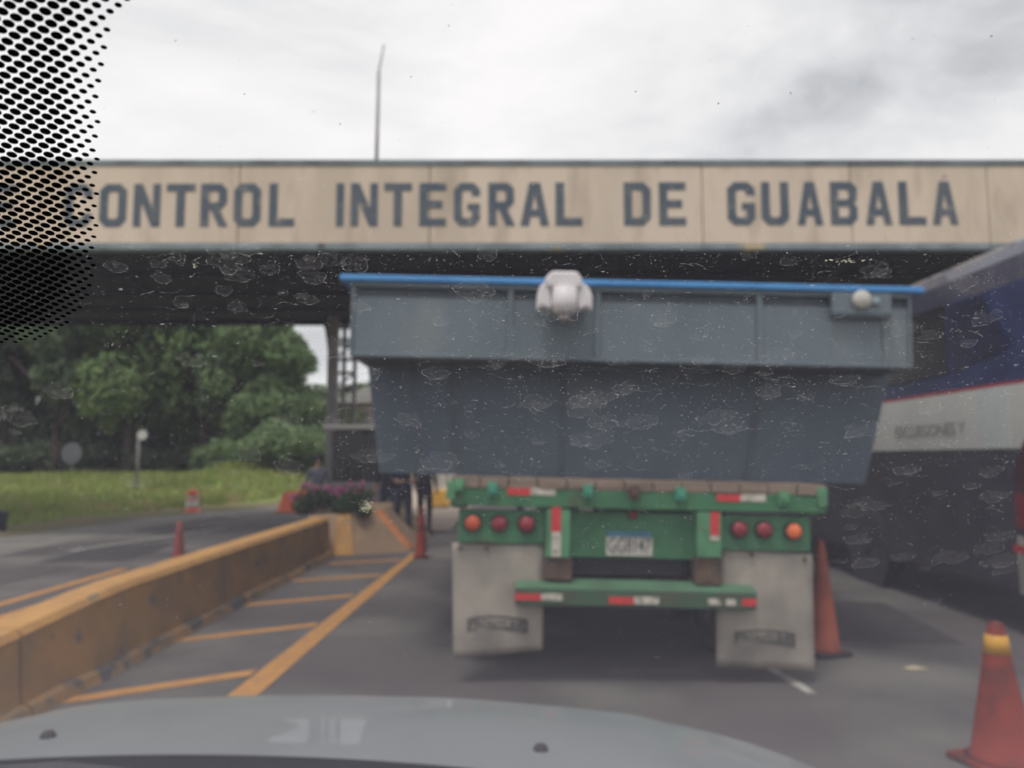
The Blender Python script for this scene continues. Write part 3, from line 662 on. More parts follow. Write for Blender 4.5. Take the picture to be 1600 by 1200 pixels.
# ------------------------------------------------------------------ people by the booth
def person(loc, rz, h, shirt, trousers, label, arms='down'):
    t = thing('person', label, 'person', loc, rz)
    k = h / 1.72
    V = [(0, 0, .93), (0, 0, 1.10), (0, -.01, 1.28), (0, .0, 1.42), (0, -.01, 1.50), (0, -.015, 1.57), (0, -.02, 1.66)]
    R = [(.15, .11), (.14, .105), (.165, .115), (.13, .09), (.055, .055), (.075, .085), (.072, .085)]
    Ed = [(0, 1), (1, 2), (2, 3), (3, 4), (4, 5), (5, 6)]
    for s in (-1, 1):
        b0 = len(V)
        V += [(s * .10, 0, .86), (s * .11, -.01, .48), (s * .12, .015, .09), (s * .13, -.12, .035)]
        R += [(.088, .09), (.058, .06), (.040, .042), (.036, .030)]
        Ed += [(0, b0), (b0, b0 + 1), (b0 + 1, b0 + 2), (b0 + 2, b0 + 3)]
        b0 = len(V)
        if arms == 'down':
            V += [(s * .18, 0, 1.40), (s * .235, .01, 1.12), (s * .25, -.06, .88), (s * .25, -.08, .80)]
        else:
            V += [(s * .18, 0, 1.40), (s * .24, .0, 1.13), (s * .10, -.22, 1.08), (s * .03, -.24, 1.10)]
        R += [(.058, .058), (.042, .042), (.030, .030), (.034, .020)]
        Ed += [(3, b0), (b0, b0 + 1), (b0 + 1, b0 + 2), (b0 + 2, b0 + 3)]
    me = bpy.data.meshes.new('body'); me.from_pydata([(a * k, b * k, c * k) for a, b, c in V], Ed, []); me.update()
    o = bpy.data.objects.new('body', me); COL.objects.link(o)
    sk = o.modifiers.new('skin', 'SKIN'); sv = me.skin_vertices[0].data
    for i, r in enumerate(R): sv[i].radius = (r[0] * k, r[1] * k)
    sv[0].use_root = True
    ss = o.modifiers.new('sub', 'SUBSURF'); ss.levels = 2; ss.render_levels = 2
    bpy.context.view_layer.update()
    m2 = bpy.data.meshes.new_from_object(o.evaluated_get(bpy.context.evaluated_depsgraph_get()))
    bpy.data.objects.remove(o)
    m2.materials.clear()
    for m in (SKIN, shirt, trousers, BLACKC): m2.materials.append(m)
    for p in m2.polygons:
        z = p.center.z / k; x = abs(p.center.x) / k; y = p.center.y / k
        hand = (arms == 'down' and x > .2 and z < 1.0) or (arms != 'down' and y < -.12 and .95 < z < 1.2)
        p.material_index = 3 if z < .07 else 0 if (z > 1.47 or hand) else 2 if z < .93 else 1
        p.use_smooth = True
    bo_ = bpy.data.objects.new('body', m2); COL.objects.link(bo_); bo_.parent = t
    hr = MB().lathe([(0.001, 0.115), (0.05, 0.105), (0.085, 0.07), (0.098, 0.02), (0.094, -0.03), (0.07, -0.07)], 16, (0, .012 * k, 1.655 * k))
    hr.build('hair', HAIR, t, smooth=True)
    fc = MB()
    fc.lathe([(0.001, -0.028), (0.016, -0.012), (0.014, 0.01)], 8, (0, -.105 * k, 1.60 * k), ax='y'); fc.build('nose', SKIN, t, smooth=True)
    for s in (-1, 1):
        MB().lathe([(0.001, -.006), (.010, 0), (.001, .006)], 8, (s * .032 * k, -.092 * k, 1.635 * k), ax='y').build('eye', HAIR, t, smooth=True)
        MB().lathe([(0.001, -.008), (.026, 0), (.001, .008)], 8, (s * .083 * k, -.005, 1.61 * k), ax='x').build('ear', SKIN, t, smooth=True)
    return t
p1 = at(496, 760, 14.7)
person((p1.x, p1.y, 0), 0.5, 1.55, GREYC, BLACKC, 'person in a grey blue shirt standing behind the left end of the flowers', 'fold')
person((-1.98, 14.2, 0), 0.35, 1.72, NAVY, NAVY, 'person in a navy uniform with folded arms below the hopper corner', 'fold')
person((-2.42, 15.3, 0), -0.3, 1.75, BLACKC, NAVY, 'person in a black jacket standing between the booth and the navy uniformed person', 'down')
person((-1.72, 15.4, 0), 2.6, 1.72, BLACKC, BLACKC, 'person in all black standing behind the navy uniformed person beside the red cone', 'down')

# ------------------------------------------------------------------ cones, drum, barricade, signs
def cone(x, y, h, rb, label, mcol, collar=None, base_m=None, grp=True, ball=False, tip=0.03):
    t = thing('traffic_cone', label, 'traffic cone', (x, y, 0), 0.3, 'traffic cones on the road' if grp else None)
    b = MB().box(-rb, rb, -rb, rb, 0.0, 0.035)
    b.build('cone_base', base_m or mcol, t, bevel=0.012)
    r0 = rb * 0.78
    rr = lambda q: r0 + (tip - r0) * q
    MB().lathe([(rb * 0.95, 0.036), (r0, 0.06)] + [(rr(q), 0.06 + (h - 0.06) * q) for q in (0.25, 0.5, 0.75, 0.97)] + [(tip * 0.5, h)], 30).build('cone_body', mcol, t, smooth=True)
    if collar:
        a, b2, cm = collar
        MB().lathe([(rr(a) + .004, 0.06 + (h - .06) * a), (rr(b2) + .004, 0.06 + (h - .06) * b2)], 30).build('collar', cm, t, smooth=True)
c0 = gnd(1568, 1197)
cone(c0.x, c0.y, 0.70, 0.18, 'nearest red cone with a yellow collar at the lower right', CONE, (0.76, 0.90, YCOL), tip=0.035)
c1 = gnd(1292, 1022)
cone(c1.x - 0.02, c1.y, 0.88, 0.15, 'tall orange cone on a black base just behind the right mud flap', CONE_T, None, RUBBER, tip=0.028)
c2 = gnd(658, 872)
cone(c2.x, c2.y, 0.78, 0.115, 'narrow red cone at the tip of the hatched marking before the people', CONE, None, tip=0.03)
cone(-4.2, 9.9, 0.72, 0.13, 'dull red cone standing on the far side of the ochre barrier', mat('dull_red_cone', (0.27, 0.065, 0.06), (0.20, 0.05, 0.05), rough=0.7), None, tip=0.03)
d0 = gnd(300, 801)
t = thing('traffic_drum', 'orange and white striped traffic drum at the edge of the grass', 'traffic drum', (d0.x, d0.y, 0))
MB().lathe([(0.24, 0), (0.24, 0.05), (0.185, 0.055), (0.18, 0.14)], 24).build('drum_base', ORG, t, smooth=True)
MB().lathe([(0.178, 0.141), (0.165, 0.34)], 24).build('white_band', WHITE, t, smooth=True)
MB().lathe([(0.165, 0.341), (0.155, 0.40)], 24).build('orange_band', ORG, t, smooth=True)
MB().lathe([(0.154, 0.401), (0.148, 0.47)], 24).build('white_band', WHITE, t, smooth=True)
MB().lathe([(0.15, 0.471), (0.14, 0.60), (0.10, 0.63), (0.09, 0.64)], 24).build('drum_top', ORG, t, smooth=True)
def barricade(px, py, label, sc=1.0):
    q = gnd(px, py)
    t = thing('plastic_barricade', label, 'road barrier', (q.x, q.y, 0), group='orange barricades')
    w0, w1, h = 0.38 * sc, 0.25 * sc, 0.56 * sc
    MB().hexa([(-w0, -.22, 0), (w0, -.22, 0), (w0, .22, 0), (-w0, .22, 0)], [(-w1, -.08, h), (w1, -.08, h), (w1, .08, h), (-w1, .08, h)]).build('barricade_body', ORG, t, bevel=0.03)
    MB().lathe([(0.05, h), (0.05, h + 0.03)], 12).build('filler_cap', ORG, t)
    MB().box(-w0 - .02, w0 + .02, -.24, .24, 0.0, 0.06).build('barricade_foot', ORG, t, bevel=0.01)
barricade(457, 800, 'orange water filled road barricade on the far shoulder left of the flowers')
barricade(476, 791, 'farther orange barricade half hidden behind the left end of the flowers', 0.9)
s0 = gnd(212, 790)
sg = thing('delineator_pole', 'slim grey pole with a small white round top in the verge', 'road sign', (s0.x, s0.y, terrain_z(s0.x, s0.y) - 0.03))
MB().tube([(0, 0, 0), (0, 0, 1.85)], 0.05, 8).build('pole', STEEL, sg, smooth=True)
MB().lathe([(0.16, -0.012), (0.16, 0.012)], 20, (0.14, -0.07, 1.86), ax='y').build('sign_disc', mat('pale_disc', (0.72, 0.72, 0.70), rough=0.5), sg)
MB().lathe([(0.05, -0.03), (0.05, 0.03)], 10, (0.03, -0.03, 1.86), ax='y').build('clamp', STEEL, sg)
s1 = at(112, 733, 37)
sg = thing('round_sign', 'round pale grey sign facing away beside the thick tree trunk', 'road sign', (s1.x, 37, terrain_z(s1.x, 37) - 0.05))
zt = at(112, 708, 37).z - terrain_z(s1.x, 37) + 0.05
MB().tube([(0, 0, 0), (0, 0, zt + 0.3)], 0.04, 8).build('pole', STEEL, sg, smooth=True)
MB().lathe([(0.50, -0.012), (0.50, 0.012)], 28, (0, -0.06, zt), ax='y').build('sign_disc', mat('dull_grey_disc', (0.12, 0.13, 0.145), (0.09, 0.10, 0.11), rough=0.7), sg)
q = gnd(-8, 836)
t = thing('litter_bin', 'dark blue bin cut by the left picture edge beside the road', 'bin', (q.x - 0.16, q.y + 0.2, 0.0))
MB().lathe([(0.20, 0.0), (0.24, 0.38), (0.23, 0.40)], 20).build('bin_body', NAVY, t, smooth=True)
MB().lathe([(0.25, 0.401), (0.25, 0.43), (0.12, 0.47)], 20).build('bin_lid', BLACKP, t, smooth=True)
q = gnd(1430, 1046)
b = MB(); rng = random.Random(2)
ring = [(0.075 * (0.7 + 0.5 * rng.random()) * math.cos(a * PI / 5) * 1.1, 0.05 * (0.7 + .5 * rng.random()) * math.sin(a * PI / 5), 0.004 + 0.012 * rng.random()) for a in range(10)]
b.add([(0, 0, 0.03)] + ring + [(x * .9, y * .9, 0.001) for x, y, z in ring], [(0, 1 + k, 1 + (k + 1) % 10) for k in range(10)] + [(1 + k, 11 + k, 11 + (k + 1) % 10, 1 + (k + 1) % 10) for k in range(10)])
o = b.build('paper_scrap', PAPER, label='crumpled pale scrap lying on the asphalt left of the nearest cone', cat='litter'); o.location = (q.x, q.y, 0.0)

# ------------------------------------------------------------------ flatbed trailer (leans about 1.3 degrees to the right on its springs)
TX, TY = 0.85, 5.3
ROLL = math.radians(1.28)
RM = Matrix.Translation((0, 0, 0.9)) @ Matrix.Rotation(ROLL, 4, 'Y') @ Matrix.Translation((0, 0, -0.9))
RMi = RM.inverted()
def T(px, py, Y=TY):
    p = at(px, py, Y); q = RMi @ Vector((p.x - TX, 0, p.z)); return q.x, q.z
tr = thing('flatbed_trailer', 'green flatbed trailer with mud flaps and red lights carrying the grey hopper', 'trailer', (TX, TY, 0))
def tb(name, m, a, b, y0, y1, bevel=0.006, parent=None, **kw):     # box from photo points, depth y0..y1 metres in front of the rear plane
    (xa, za), (xb, zb) = T(*a), T(*b)
    return MB().box(min(xa, xb), max(xa, xb), y0, y1, min(za, zb), max(za, zb)).build(name, m, parent or tr, M=RM, bevel=bevel, **kw)
zd = T(994, 751)[1]           # deck surface
HWD = 1.275
# deck boards across the width
nb = 13
for i in range(nb):
    x0 = -HWD + 2 * HWD * i / nb
    MB().box(x0 + 0.004, x0 + 2 * HWD / nb - 0.004, -0.01 + 0.006 * (i % 3), 11.6, zd - 0.072, zd - 0.002 * (i % 2)).build('deck_plank', WOOD, tr, M=RM, bevel=0.004)
(_, zb1) = T(994, 796)
MB().box(-HWD, HWD, 0.0, 0.14, zb1, zd - 0.074).build('rear_beam', GREEN, tr, M=RM, bevel=0.008)
for sx in (-1, 1):
    MB().box(sx * HWD - (0.11 if sx > 0 else 0), sx * HWD + (0 if sx > 0 else 0.11), 0.142, 11.6, zd - 0.22, zd - 0.074).build('side_rail', GREEN, tr, M=RM, bevel=0.008)
    MB().box(sx * 0.45 - 0.07, sx * 0.45 + 0.07, 0.25, 11.6, 0.82, zd - 0.074).build('main_beam', GREEN, tr, M=RM, bevel=0.008)
for y in (1.5, 3.0, 4.5, 6.0, 7.5, 9.0, 10.5):
    MB().box(-1.15, 1.15, y - 0.05, y + 0.05, zd - 0.16, zd - 0.075).build('cross_member', GREEN, tr, M=RM)
# recessed light panels, posts, centre plate
LP_ = [('light_panel', (716, 796), (852, 852)), ('light_panel', (1130, 806), (1272, 864))]
for nme, a, b in LP_: tb(nme, GREEN, a, b, 0.06, 0.12)
tb('centre_plate', GREEN, (890, 800), (1092, 878), 0.10, 0.16)
for a, b in (((854, 796), (890, 872)), ((1090, 800), (1128, 872))): tb('rear_post', GREEN_L, a, b, 0.005, 0.20)
for a, b in (((850, 872), (894, 908)), ((1088, 872), (1130, 916))): tb('bumper_strut', RUST, a, b, 0.03, 0.16)
for a, b in (((852, 800), (856, 870)),): pass
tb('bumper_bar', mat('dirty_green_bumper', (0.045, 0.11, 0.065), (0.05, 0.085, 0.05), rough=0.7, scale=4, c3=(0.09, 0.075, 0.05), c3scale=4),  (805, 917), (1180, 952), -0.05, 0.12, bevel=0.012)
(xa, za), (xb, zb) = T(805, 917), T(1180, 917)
MB().add([(xa, -0.05, za + 0.001), (xb, -0.05, za + 0.001), (xb, 0.12, za + 0.046), (xa, 0.12, za + 0.046)], [(0, 1, 2, 3)]).build('bumper_top', mat('lighter_green_top', (0.085, 0.20, 0.115), (0.07, 0.13, 0.08), rough=0.7, scale=3), tr, M=RM)  # top face in a lighter green than the bar
tb('gap_shade_bar', DSTEEL, (892, 880), (1088, 912), 0.30, 0.42)  # dark bar added to paint the shade in the gap above the bumper
for px, py, m in ((738, 818, LORG), (780, 818.5, LRED), (823, 819.5, LRED), (1158, 828, LRED), (1197, 829, LRED), (1243, 831, LORG2)):
    x, z = T(px, py)
    ring = MB().lathe([(0.062, 0.058), (0.062, 0.035), (0.052, 0.030)], 24, (x, 0, z), ax='y').build('tail_light', RUBBER, tr, M=RM, smooth=True)
    MB().lathe([(0.052, 0.034), (0.050, 0.022), (0.03, 0.012), (0.001, 0.008)], 24, (x, 0, z), ax='y').build('lens', m, ring, M=RM, smooth=True)
def tape(a, b, split, vertical=False, dy=-0.006, m1=REDT, m2=WHT):
    if vertical:
        c = a[1] + (b[1] - a[1]) * split
        tb('red_tape', m1, a, (b[0], c), dy, dy + 0.004, 0); tb('white_tape', m2, (a[0], c), b, dy, dy + 0.004, 0)
    else:
        c = a[0] + (b[0] - a[0]) * split; s_ = (b[1] - a[1])
        tb('red_tape', m1, a, (c, b[1]), dy, dy + 0.004, 0); tb('white_tape', m2, (c, a[1]), b, dy, dy + 0.004, 0)
tape((793, 762), (868, 774), 0.48)
tape((1120, 772), (1196, 784), 0.48)
tape((862, 792), (876, 870), 0.5, True, dy=-0.002)
tape((1110, 800), (1124, 845), 0.82, True, dy=-0.002)
tape((805, 925), (878, 936), 0.55, dy=-0.056)
tape((950, 930), (1027, 942), 0.5, dy=-0.056)
tb('white_tape', WHT, (1103, 933), (1124, 943), -0.056, -0.052, 0); tb('white_tape', WHT, (1131, 934), (1146, 944), -0.056, -0.052, 0); tb('red_tape', REDT, (1155, 933), (1178, 945), -0.056, -0.052, 0)
for px, py, m in ((770, 764, TEAL), (918, 768, TEAL), (990, 769, RUST), (1062, 772, TEAL), (718, 758, GREEN_L), (1222, 778, GREEN_L)):
    x, z = T(px, py)
    MB().box(x - 0.034, x + 0.034, -0.045, 0.0, z - 0.045, z + 0.045).lathe([(0.026, -0.075), (0.026, -0.046)], 10, (x, 0, z), ax='y').build('strap_hook', m, tr, M=RM, bevel=0.004)
x, z = T(992, 806)
MB().lathe([(0.03, 0.098), (0.03, 0.07), (0.001, 0.06)], 14, (x, 0, z), ax='y').build('centre_light', LRED, tr, M=RM, smooth=True)
pl_ = tb('number_plate', PLATE, (950, 841), (1023, 872), 0.088, 0.096, 0.002)
(x0_, z0_), (x1_, z1_) = T(952, 840.5), T(1021, 833)
MB().box(x0_, x1_, 0.087, 0.0955, z0_ + 0.002, z1_).build('plate_header', PBLUE, pl_, M=RM)
x, z = T(986, 856)
text_mesh('plate_number', 'GG8147', 0.155, PINK_INK, pl_, RM @ Matrix.Translation((x, 0.0865, z)) @ Matrix.Rotation(PI / 2, 4, 'X') @ Matrix.Diagonal((0.55, 0.9, 1, 1)), bold=0.001)
# right end cap of the rear beam and rusty bracket
tb('stake_pocket', GREEN_L, (1276, 762), (1292, 792), -0.02, 0.10)
tb('stake_pocket', GREEN_L, (698, 752), (712, 780), -0.02, 0.10)
# mud flaps: hanging sheets, slightly bowed
def flap(tl, trr, bl, brr, badge):
    b = MB(); n, mrows = 10, 14
    P = [T(*tl), T(*trr), T(*bl), T(*brr)]
    for j in range(mrows + 1):
        v = j / mrows
        for i in range(n + 1):
            u = i / n
            x = (P[0][0] * (1 - u) + P[1][0] * u) * (1 - v) + (P[2][0] * (1 - u) + P[3][0] * u) * v
            z = (P[0][1] * (1 - u) + P[1][1] * u) * (1 - v) + (P[2][1] * (1 - u) + P[3][1] * u) * v
            y = 0.085 + 0.006 * math.sin(u * 5 + v * 4) - 0.008 * v + 0.03 * max(0, abs(v - 0.6) - 0.25)
            b.v.append((x, y, z))
    k = n + 1
    b.f = [(j * k + i, (j + 1) * k + i, (j + 1) * k + i + 1, j * k + i + 1) for j in range(mrows) for i in range(n)]
    o = b.build('mud_flap', FLAP, tr, M=RM, smooth=True)
    sd_ = o.modifiers.new('thick', 'SOLIDIFY'); sd_.thickness = 0.008; sd_.offset = -1
    (cx, cz) = T(*badge)
    wv, hv = 0.205, 0.046
    # arched badge: outline and lettering
    pts_o, pts_i = [], []
    for q_ in range(25):
        u = q_ / 24; xx = cx - wv + 2 * wv * u; ar = 0.028 * math.sin(u * PI)
        pts_o.append((xx, cz + hv + ar * 0.7)); pts_i.append((xx, cz + hv - 0.012 + ar * 0.7))
    fb = MB()
    yb_ = 0.0655
    for top_ in (1, -1):
        k0 = len(fb.v)
        for q_ in range(25):
            u = q_ / 24; xx = cx - wv + 2 * wv * u; ar = 0.020 * math.sin(u * PI)
            zc_ = cz + ar + top_ * hv
            fb.v += [(xx, yb_, zc_), (xx, yb_, zc_ - top_ * 0.016)]
        fb.f += [(k0 + 2 * q_, k0 + 2 * q_ + 1, k0 + 2 * q_ + 3, k0 + 2 * q_ + 2) for q_ in range(24)]
    for xx, s_ in ((cx - wv, 1), (cx + wv, -1)):
        fb.add([(xx, yb_ + .0005, cz - hv), (xx + s_ * .018, yb_ + .0005, cz - hv), (xx + s_ * .018, yb_ + .0005, cz + hv), (xx, yb_ + .0005, cz + hv)], [(0, 1, 2, 3)])
    bd_ = fb.build('flap_badge', FLAPINK, o, M=RM)
    text_mesh('flap_lettering', 'FRONTLINE', 0.088, FLAPINK, o, RM @ Matrix.Translation((cx, yb_, cz + 0.006)) @ Matrix.Rotation(PI / 2, 4, 'X') @ Matrix.Diagonal((0.80, 0.78, 1, 1)), bold=0.002)
    return o
flap((705, 850), (851, 854), (707, 1034), (848, 1020), (777, 981))
flap((1126, 860), (1276, 868), (1124, 1046), (1280, 1053), (1200, 1003))
for px, py in ((717, 858), (760, 858), (1134, 867), (1180, 868), (1264, 876)):
    x, z = T(px, py)
    MB().lathe([(0.015, 0.078), (0.013, 0.060), (0.001, 0.056)], 10, (x, 0, z), ax='y').build('flap_bolt', RUST, tr, M=RM, smooth=True)
# wheels and axles
def wheel(parent, x, y, r, wdt, rim_m, nm='wheel'):
    w_ = MB().lathe([(r * 0.60, -wdt / 2), (r * 0.93, -wdt / 2), (r, -wdt / 2 + 0.04), (r, wdt / 2 - 0.04), (r * 0.93, wdt / 2), (r * 0.60, wdt / 2)], 36, (x, y, r), ax='x')
    # lathe around x: c gives centre
    o = w_.build(nm, RUBBER, parent, smooth=True)
    MB().lathe([(0.02, -wdt / 2 - 0.01), (r * 0.25, -wdt / 2 - 0.015), (r * 0.30, -wdt / 2 + 0.05), (r * 0.58, -wdt / 2 + 0.03), (r * 0.62, -wdt / 2 - 0.002)], 28, (x, y, r), ax='x').build('rim', rim_m, o, smooth=True)
    return o
for y in (1.05, 2.35):
    for x in (-1.10, -0.80, 0.80, 1.10): wheel(tr, x, y, 0.50, 0.26, STEEL)
    MB().tube([(-1.0, y, 0.5), (1.0, y, 0.5)], 0.07, 12).build('axle', DSTEEL, tr, smooth=True)
MB().box(-0.75, 0.75, 1.6, 1.75, 0.35, 0.95).build('suspension_frame', DSTEEL, tr)
for s in (-1, 1):
    MB().box(s * 0.7 - 0.06, s * 0.7 + 0.06, 9.0, 9.12, 0.03, 1.1).box(s * 0.7 - 0.12, s * 0.7 + 0.12, 8.95, 9.17, 0.0, 0.03).build('landing_leg', DSTEEL, tr)

# ------------------------------------------------------------------ hopper on the deck
HY = 0.10
hz = thing('steel_hopper', 'large blue grey steel hopper with projecting rim and bright blue top edge', 'hopper', (TX, TY, 0))
def T2(px, py, Y=TY + HY): return T(px, py, Y)
xl, zt_ = T2(550, 440); xr, _ = T2(1424, 458)
zt_ = T2(990, 449)[1]; zr = T2(990, 566)[1]
LEN = 6.6
# rim: frame of posts, top lip, and recessed panels
posts = [553, 797, 934, 1188, 1400]
px_x = [T2(p, 510)[0] for p in posts] + [xr]
MB().box(xl, xr, HY, HY + 0.10, zt_ - 0.035, zt_).build('rim_lip', HOPPER, hz, M=RM, bevel=0.006)
MB().box(xl, xr, HY + 0.0, HY + 0.10, zr, zr + 0.03).build('rim_foot', HOPPER, hz, M=RM, bevel=0.006)
cuts = [xl] + [T2(p, 510)[0] for p in (797, 934, 1188, 1385)] + [xr]
for a, b in zip(cuts, cuts[1:]):
    MB().box(a + 0.022, b - 0.022, HY + 0.018, HY + 0.08, zr + 0.031, zt_ - 0.105).build('rim_panel', HOPPER, hz, M=RM, bevel=0.004)
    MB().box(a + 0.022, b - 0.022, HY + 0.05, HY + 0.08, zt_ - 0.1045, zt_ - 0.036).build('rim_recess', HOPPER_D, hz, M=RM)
for a in cuts:
    w_ = 0.021
    x0, x1 = (a, a + w_) if a == xl else (a - w_, a) if a == xr else (a - w_, a + w_)
    MB().box(x0, x1, HY + 0.004, HY + 0.09, zr + 0.031, zt_ - 0.036).build('rim_post', HOPPER, hz, M=RM, bevel=0.003)
# side and front rims
for x0, x1 in ((xl, xl + 0.05), (xr - 0.05, xr)):
    MB().box(x0, x1, HY + 0.101, HY + LEN, zr, zt_).build('side_rim', HOPPER, hz, M=RM, bevel=0.004)
MB().box(xl + 0.051, xr - 0.051, HY + LEN - 0.05, HY + LEN, zr, zt_).build('front_rim', HOPPER, hz, M=RM)
# blue top edge
xa, _ = T2(532, 432); xb, _ = T2(1442, 452)
MB().box(xa, xb, HY - 0.03, HY + 0.13, zt_ + 0.001, zt_ + 0.045).build('blue_edge', BLUE, hz, M=RM, bevel=0.01)
for x0, x1 in ((xa, xa + 0.12), (xb - 0.12, xb)):
    MB().box(x0, x1, HY + 0.131, HY + LEN, zt_ + 0.001, zt_ + 0.045).build('blue_edge', BLUE, hz, M=RM, bevel=0.01)
# body: flared walls set back below the rim
BY = HY + 0.44
bl_, zb0 = T2(592, 738, TY + BY); br_, _ = T2(1352, 752, TY + BY)
tl_, _ = T2(574, 572, TY + BY); tr_, _ = T2(1388, 580, TY + BY)
zb0 = zd + 0.002
pan = [655, 712, 876, 1166, 1352]
us = [0.0] + [(p - 590) / (1352 - 590) for p in (655, 712, 876, 1166)] + [1.0]
for a, b in zip(us, us[1:]):
    g0 = 0.004
    xa0, xb0 = bl_ + (br_ - bl_) * a + g0, bl_ + (br_ - bl_) * b - g0
    xa1, xb1 = tl_ + (tr_ - tl_) * a + g0, tl_ + (tr_ - tl_) * b - g0
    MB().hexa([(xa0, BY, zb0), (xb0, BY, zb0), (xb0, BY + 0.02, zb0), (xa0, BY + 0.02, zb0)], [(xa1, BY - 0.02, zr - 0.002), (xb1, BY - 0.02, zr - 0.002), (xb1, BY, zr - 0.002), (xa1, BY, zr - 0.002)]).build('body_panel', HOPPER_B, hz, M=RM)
for u in us[1:-1]:
    x0 = bl_ + (br_ - bl_) * u; x1 = tl_ + (tr_ - tl_) * u
    MB().hexa([(x0 - .022, BY - 0.008, zb0), (x0 + .022, BY - .008, zb0), (x0 + .022, BY + .03, zb0), (x0 - .022, BY + .03, zb0)], [(x1 - .022, BY - .03, zr - .002), (x1 + .022, BY - .03, zr - .002), (x1 + .022, BY + .01, zr - .002), (x1 - .022, BY + .01, zr - .002)]).build('seam', HOPPER_D, hz, M=RM)
for x0, x1 in ((bl_, tl_), (br_, tr_)):
    s_ = 0.02 if x0 < 0 else -0.02
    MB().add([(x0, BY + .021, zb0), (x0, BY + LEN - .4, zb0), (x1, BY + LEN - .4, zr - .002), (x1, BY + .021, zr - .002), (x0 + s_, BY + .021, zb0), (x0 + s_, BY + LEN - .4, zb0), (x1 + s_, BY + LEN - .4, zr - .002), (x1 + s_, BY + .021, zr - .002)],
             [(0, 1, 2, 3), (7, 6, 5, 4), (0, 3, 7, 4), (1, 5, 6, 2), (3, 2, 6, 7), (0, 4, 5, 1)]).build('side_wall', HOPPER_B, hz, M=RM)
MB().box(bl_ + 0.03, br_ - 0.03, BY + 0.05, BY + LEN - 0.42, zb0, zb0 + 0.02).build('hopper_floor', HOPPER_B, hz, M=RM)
MB().box(xl + 0.052, xr - 0.052, HY + 0.090, BY + 0.012, zr + 0.002, zr + 0.016).build('rim_ledge', HOPPER_D, hz, M=RM)
for x0, x1 in ((xl + 0.052, tl_ + 0.03), (tr_ - 0.03, xr - 0.052)):
    MB().box(x0, x1, BY - 0.002, BY + LEN - 0.5, zr + 0.002, zr + 0.016).build('rim_ledge', HOPPER_D, hz, M=RM)
# box with a round lamp at the right of the rim
(x0, z1), (x1, z0) = T2(1296, 459), T2(1388, 494)
lb_ = MB().box(x0, x1, HY - 0.05, HY + 0.003, z0, z1).build('lamp_box', HOPPER, hz, M=RM, bevel=0.006)
MB().box(x0, x1, HY - 0.045, HY + 0.002, z0 - 0.018, z0 - 0.001).build('lamp_box_lip', HOPPER_D, lb_, M=RM)
x, z = T2(1345, 469, TY + HY - 0.05)
MB().lathe([(0.066, HY - 0.051), (0.066, HY - 0.075), (0.052, HY - 0.09), (0.001, HY - 0.098)], 24, (x, 0, z), ax='y').build('lamp_lens', mat('cream_lens', (0.50, 0.49, 0.44), (0.42, 0.41, 0.37), rough=0.4), lb_, M=RM, smooth=True)
x, z = T2(1368, 472, TY + HY - 0.05)
MB().lathe([(0.03, HY - 0.051), (0.028, HY - 0.066), (0.001, HY - 0.07)], 14, (x, 0, z), ax='y').build('lamp_switch', mat('blue_grey_knob', (0.28, 0.36, 0.40), rough=0.5), lb_, M=RM, smooth=True)
# white bell shaped lamp hung over the rim
lm = thing('hanging_lamp', 'white plastic bell shaped lamp hanging over the blue edge of the hopper', 'lamp', (TX, TY, 0))
LYc = HY - 0.17
def lam(*pts): return [T(p[0], p[1], TY + LYc) for p in pts]
def xprism(pts, y0, y1, name, m, bev=0.02):
    q = lam(*pts); b = MB(); n = len(q)
    b.add([(x, y0, z) for x, z in q] + [(x, y1, z) for x, z in q], [tuple(range(n)), tuple(range(n, 2 * n))[::-1]] + [(i, (i + 1) % n, n + (i + 1) % n, n + i) for i in range(n)])
    return b.build(name, m, lm, M=RM, bevel=bev)
xprism([(862, 425), (902, 426), (910, 440), (908, 452), (854, 451), (850, 438)], LYc - 0.05, LYc + 0.12, 'lamp_cap', WPLAST)
xprism([(852, 440), (861, 452), (862, 484), (846, 478), (838, 487), (839, 462), (843, 448)], LYc - 0.02, LYc + 0.10, 'lamp_wing', WPLAST)
xprism([(909, 441), (921, 450), (926, 464), (925, 488), (917, 480), (903, 486), (902, 453)], LYc - 0.02, LYc + 0.10, 'lamp_wing', WPLAST)
cx_, cz_ = T(882, 470, TY + LYc); h_ = 0.09
MB().lathe([(0.080, -0.085), (0.088, -0.02), (0.09, 0.09)], 24, (cx_, LYc + 0.0, cz_), ax='z').build('lamp_body', WPLAST, lm, M=RM, smooth=True)
MB().lathe([(0.03, -0.14), (0.040, -0.12), (0.042, -0.087)], 18, (cx_, LYc, cz_)).build('lamp_nub', mat('pinkish_nub', (0.45, 0.38, 0.42), rough=0.5), lm, M=RM, smooth=True)
MB().box(cx_ - 0.02, cx_ + 0.02, LYc + 0.10, HY - 0.028, cz_ + 0.02, cz_ + 0.06).build('lamp_bracket', STEEL, lm, M=RM)

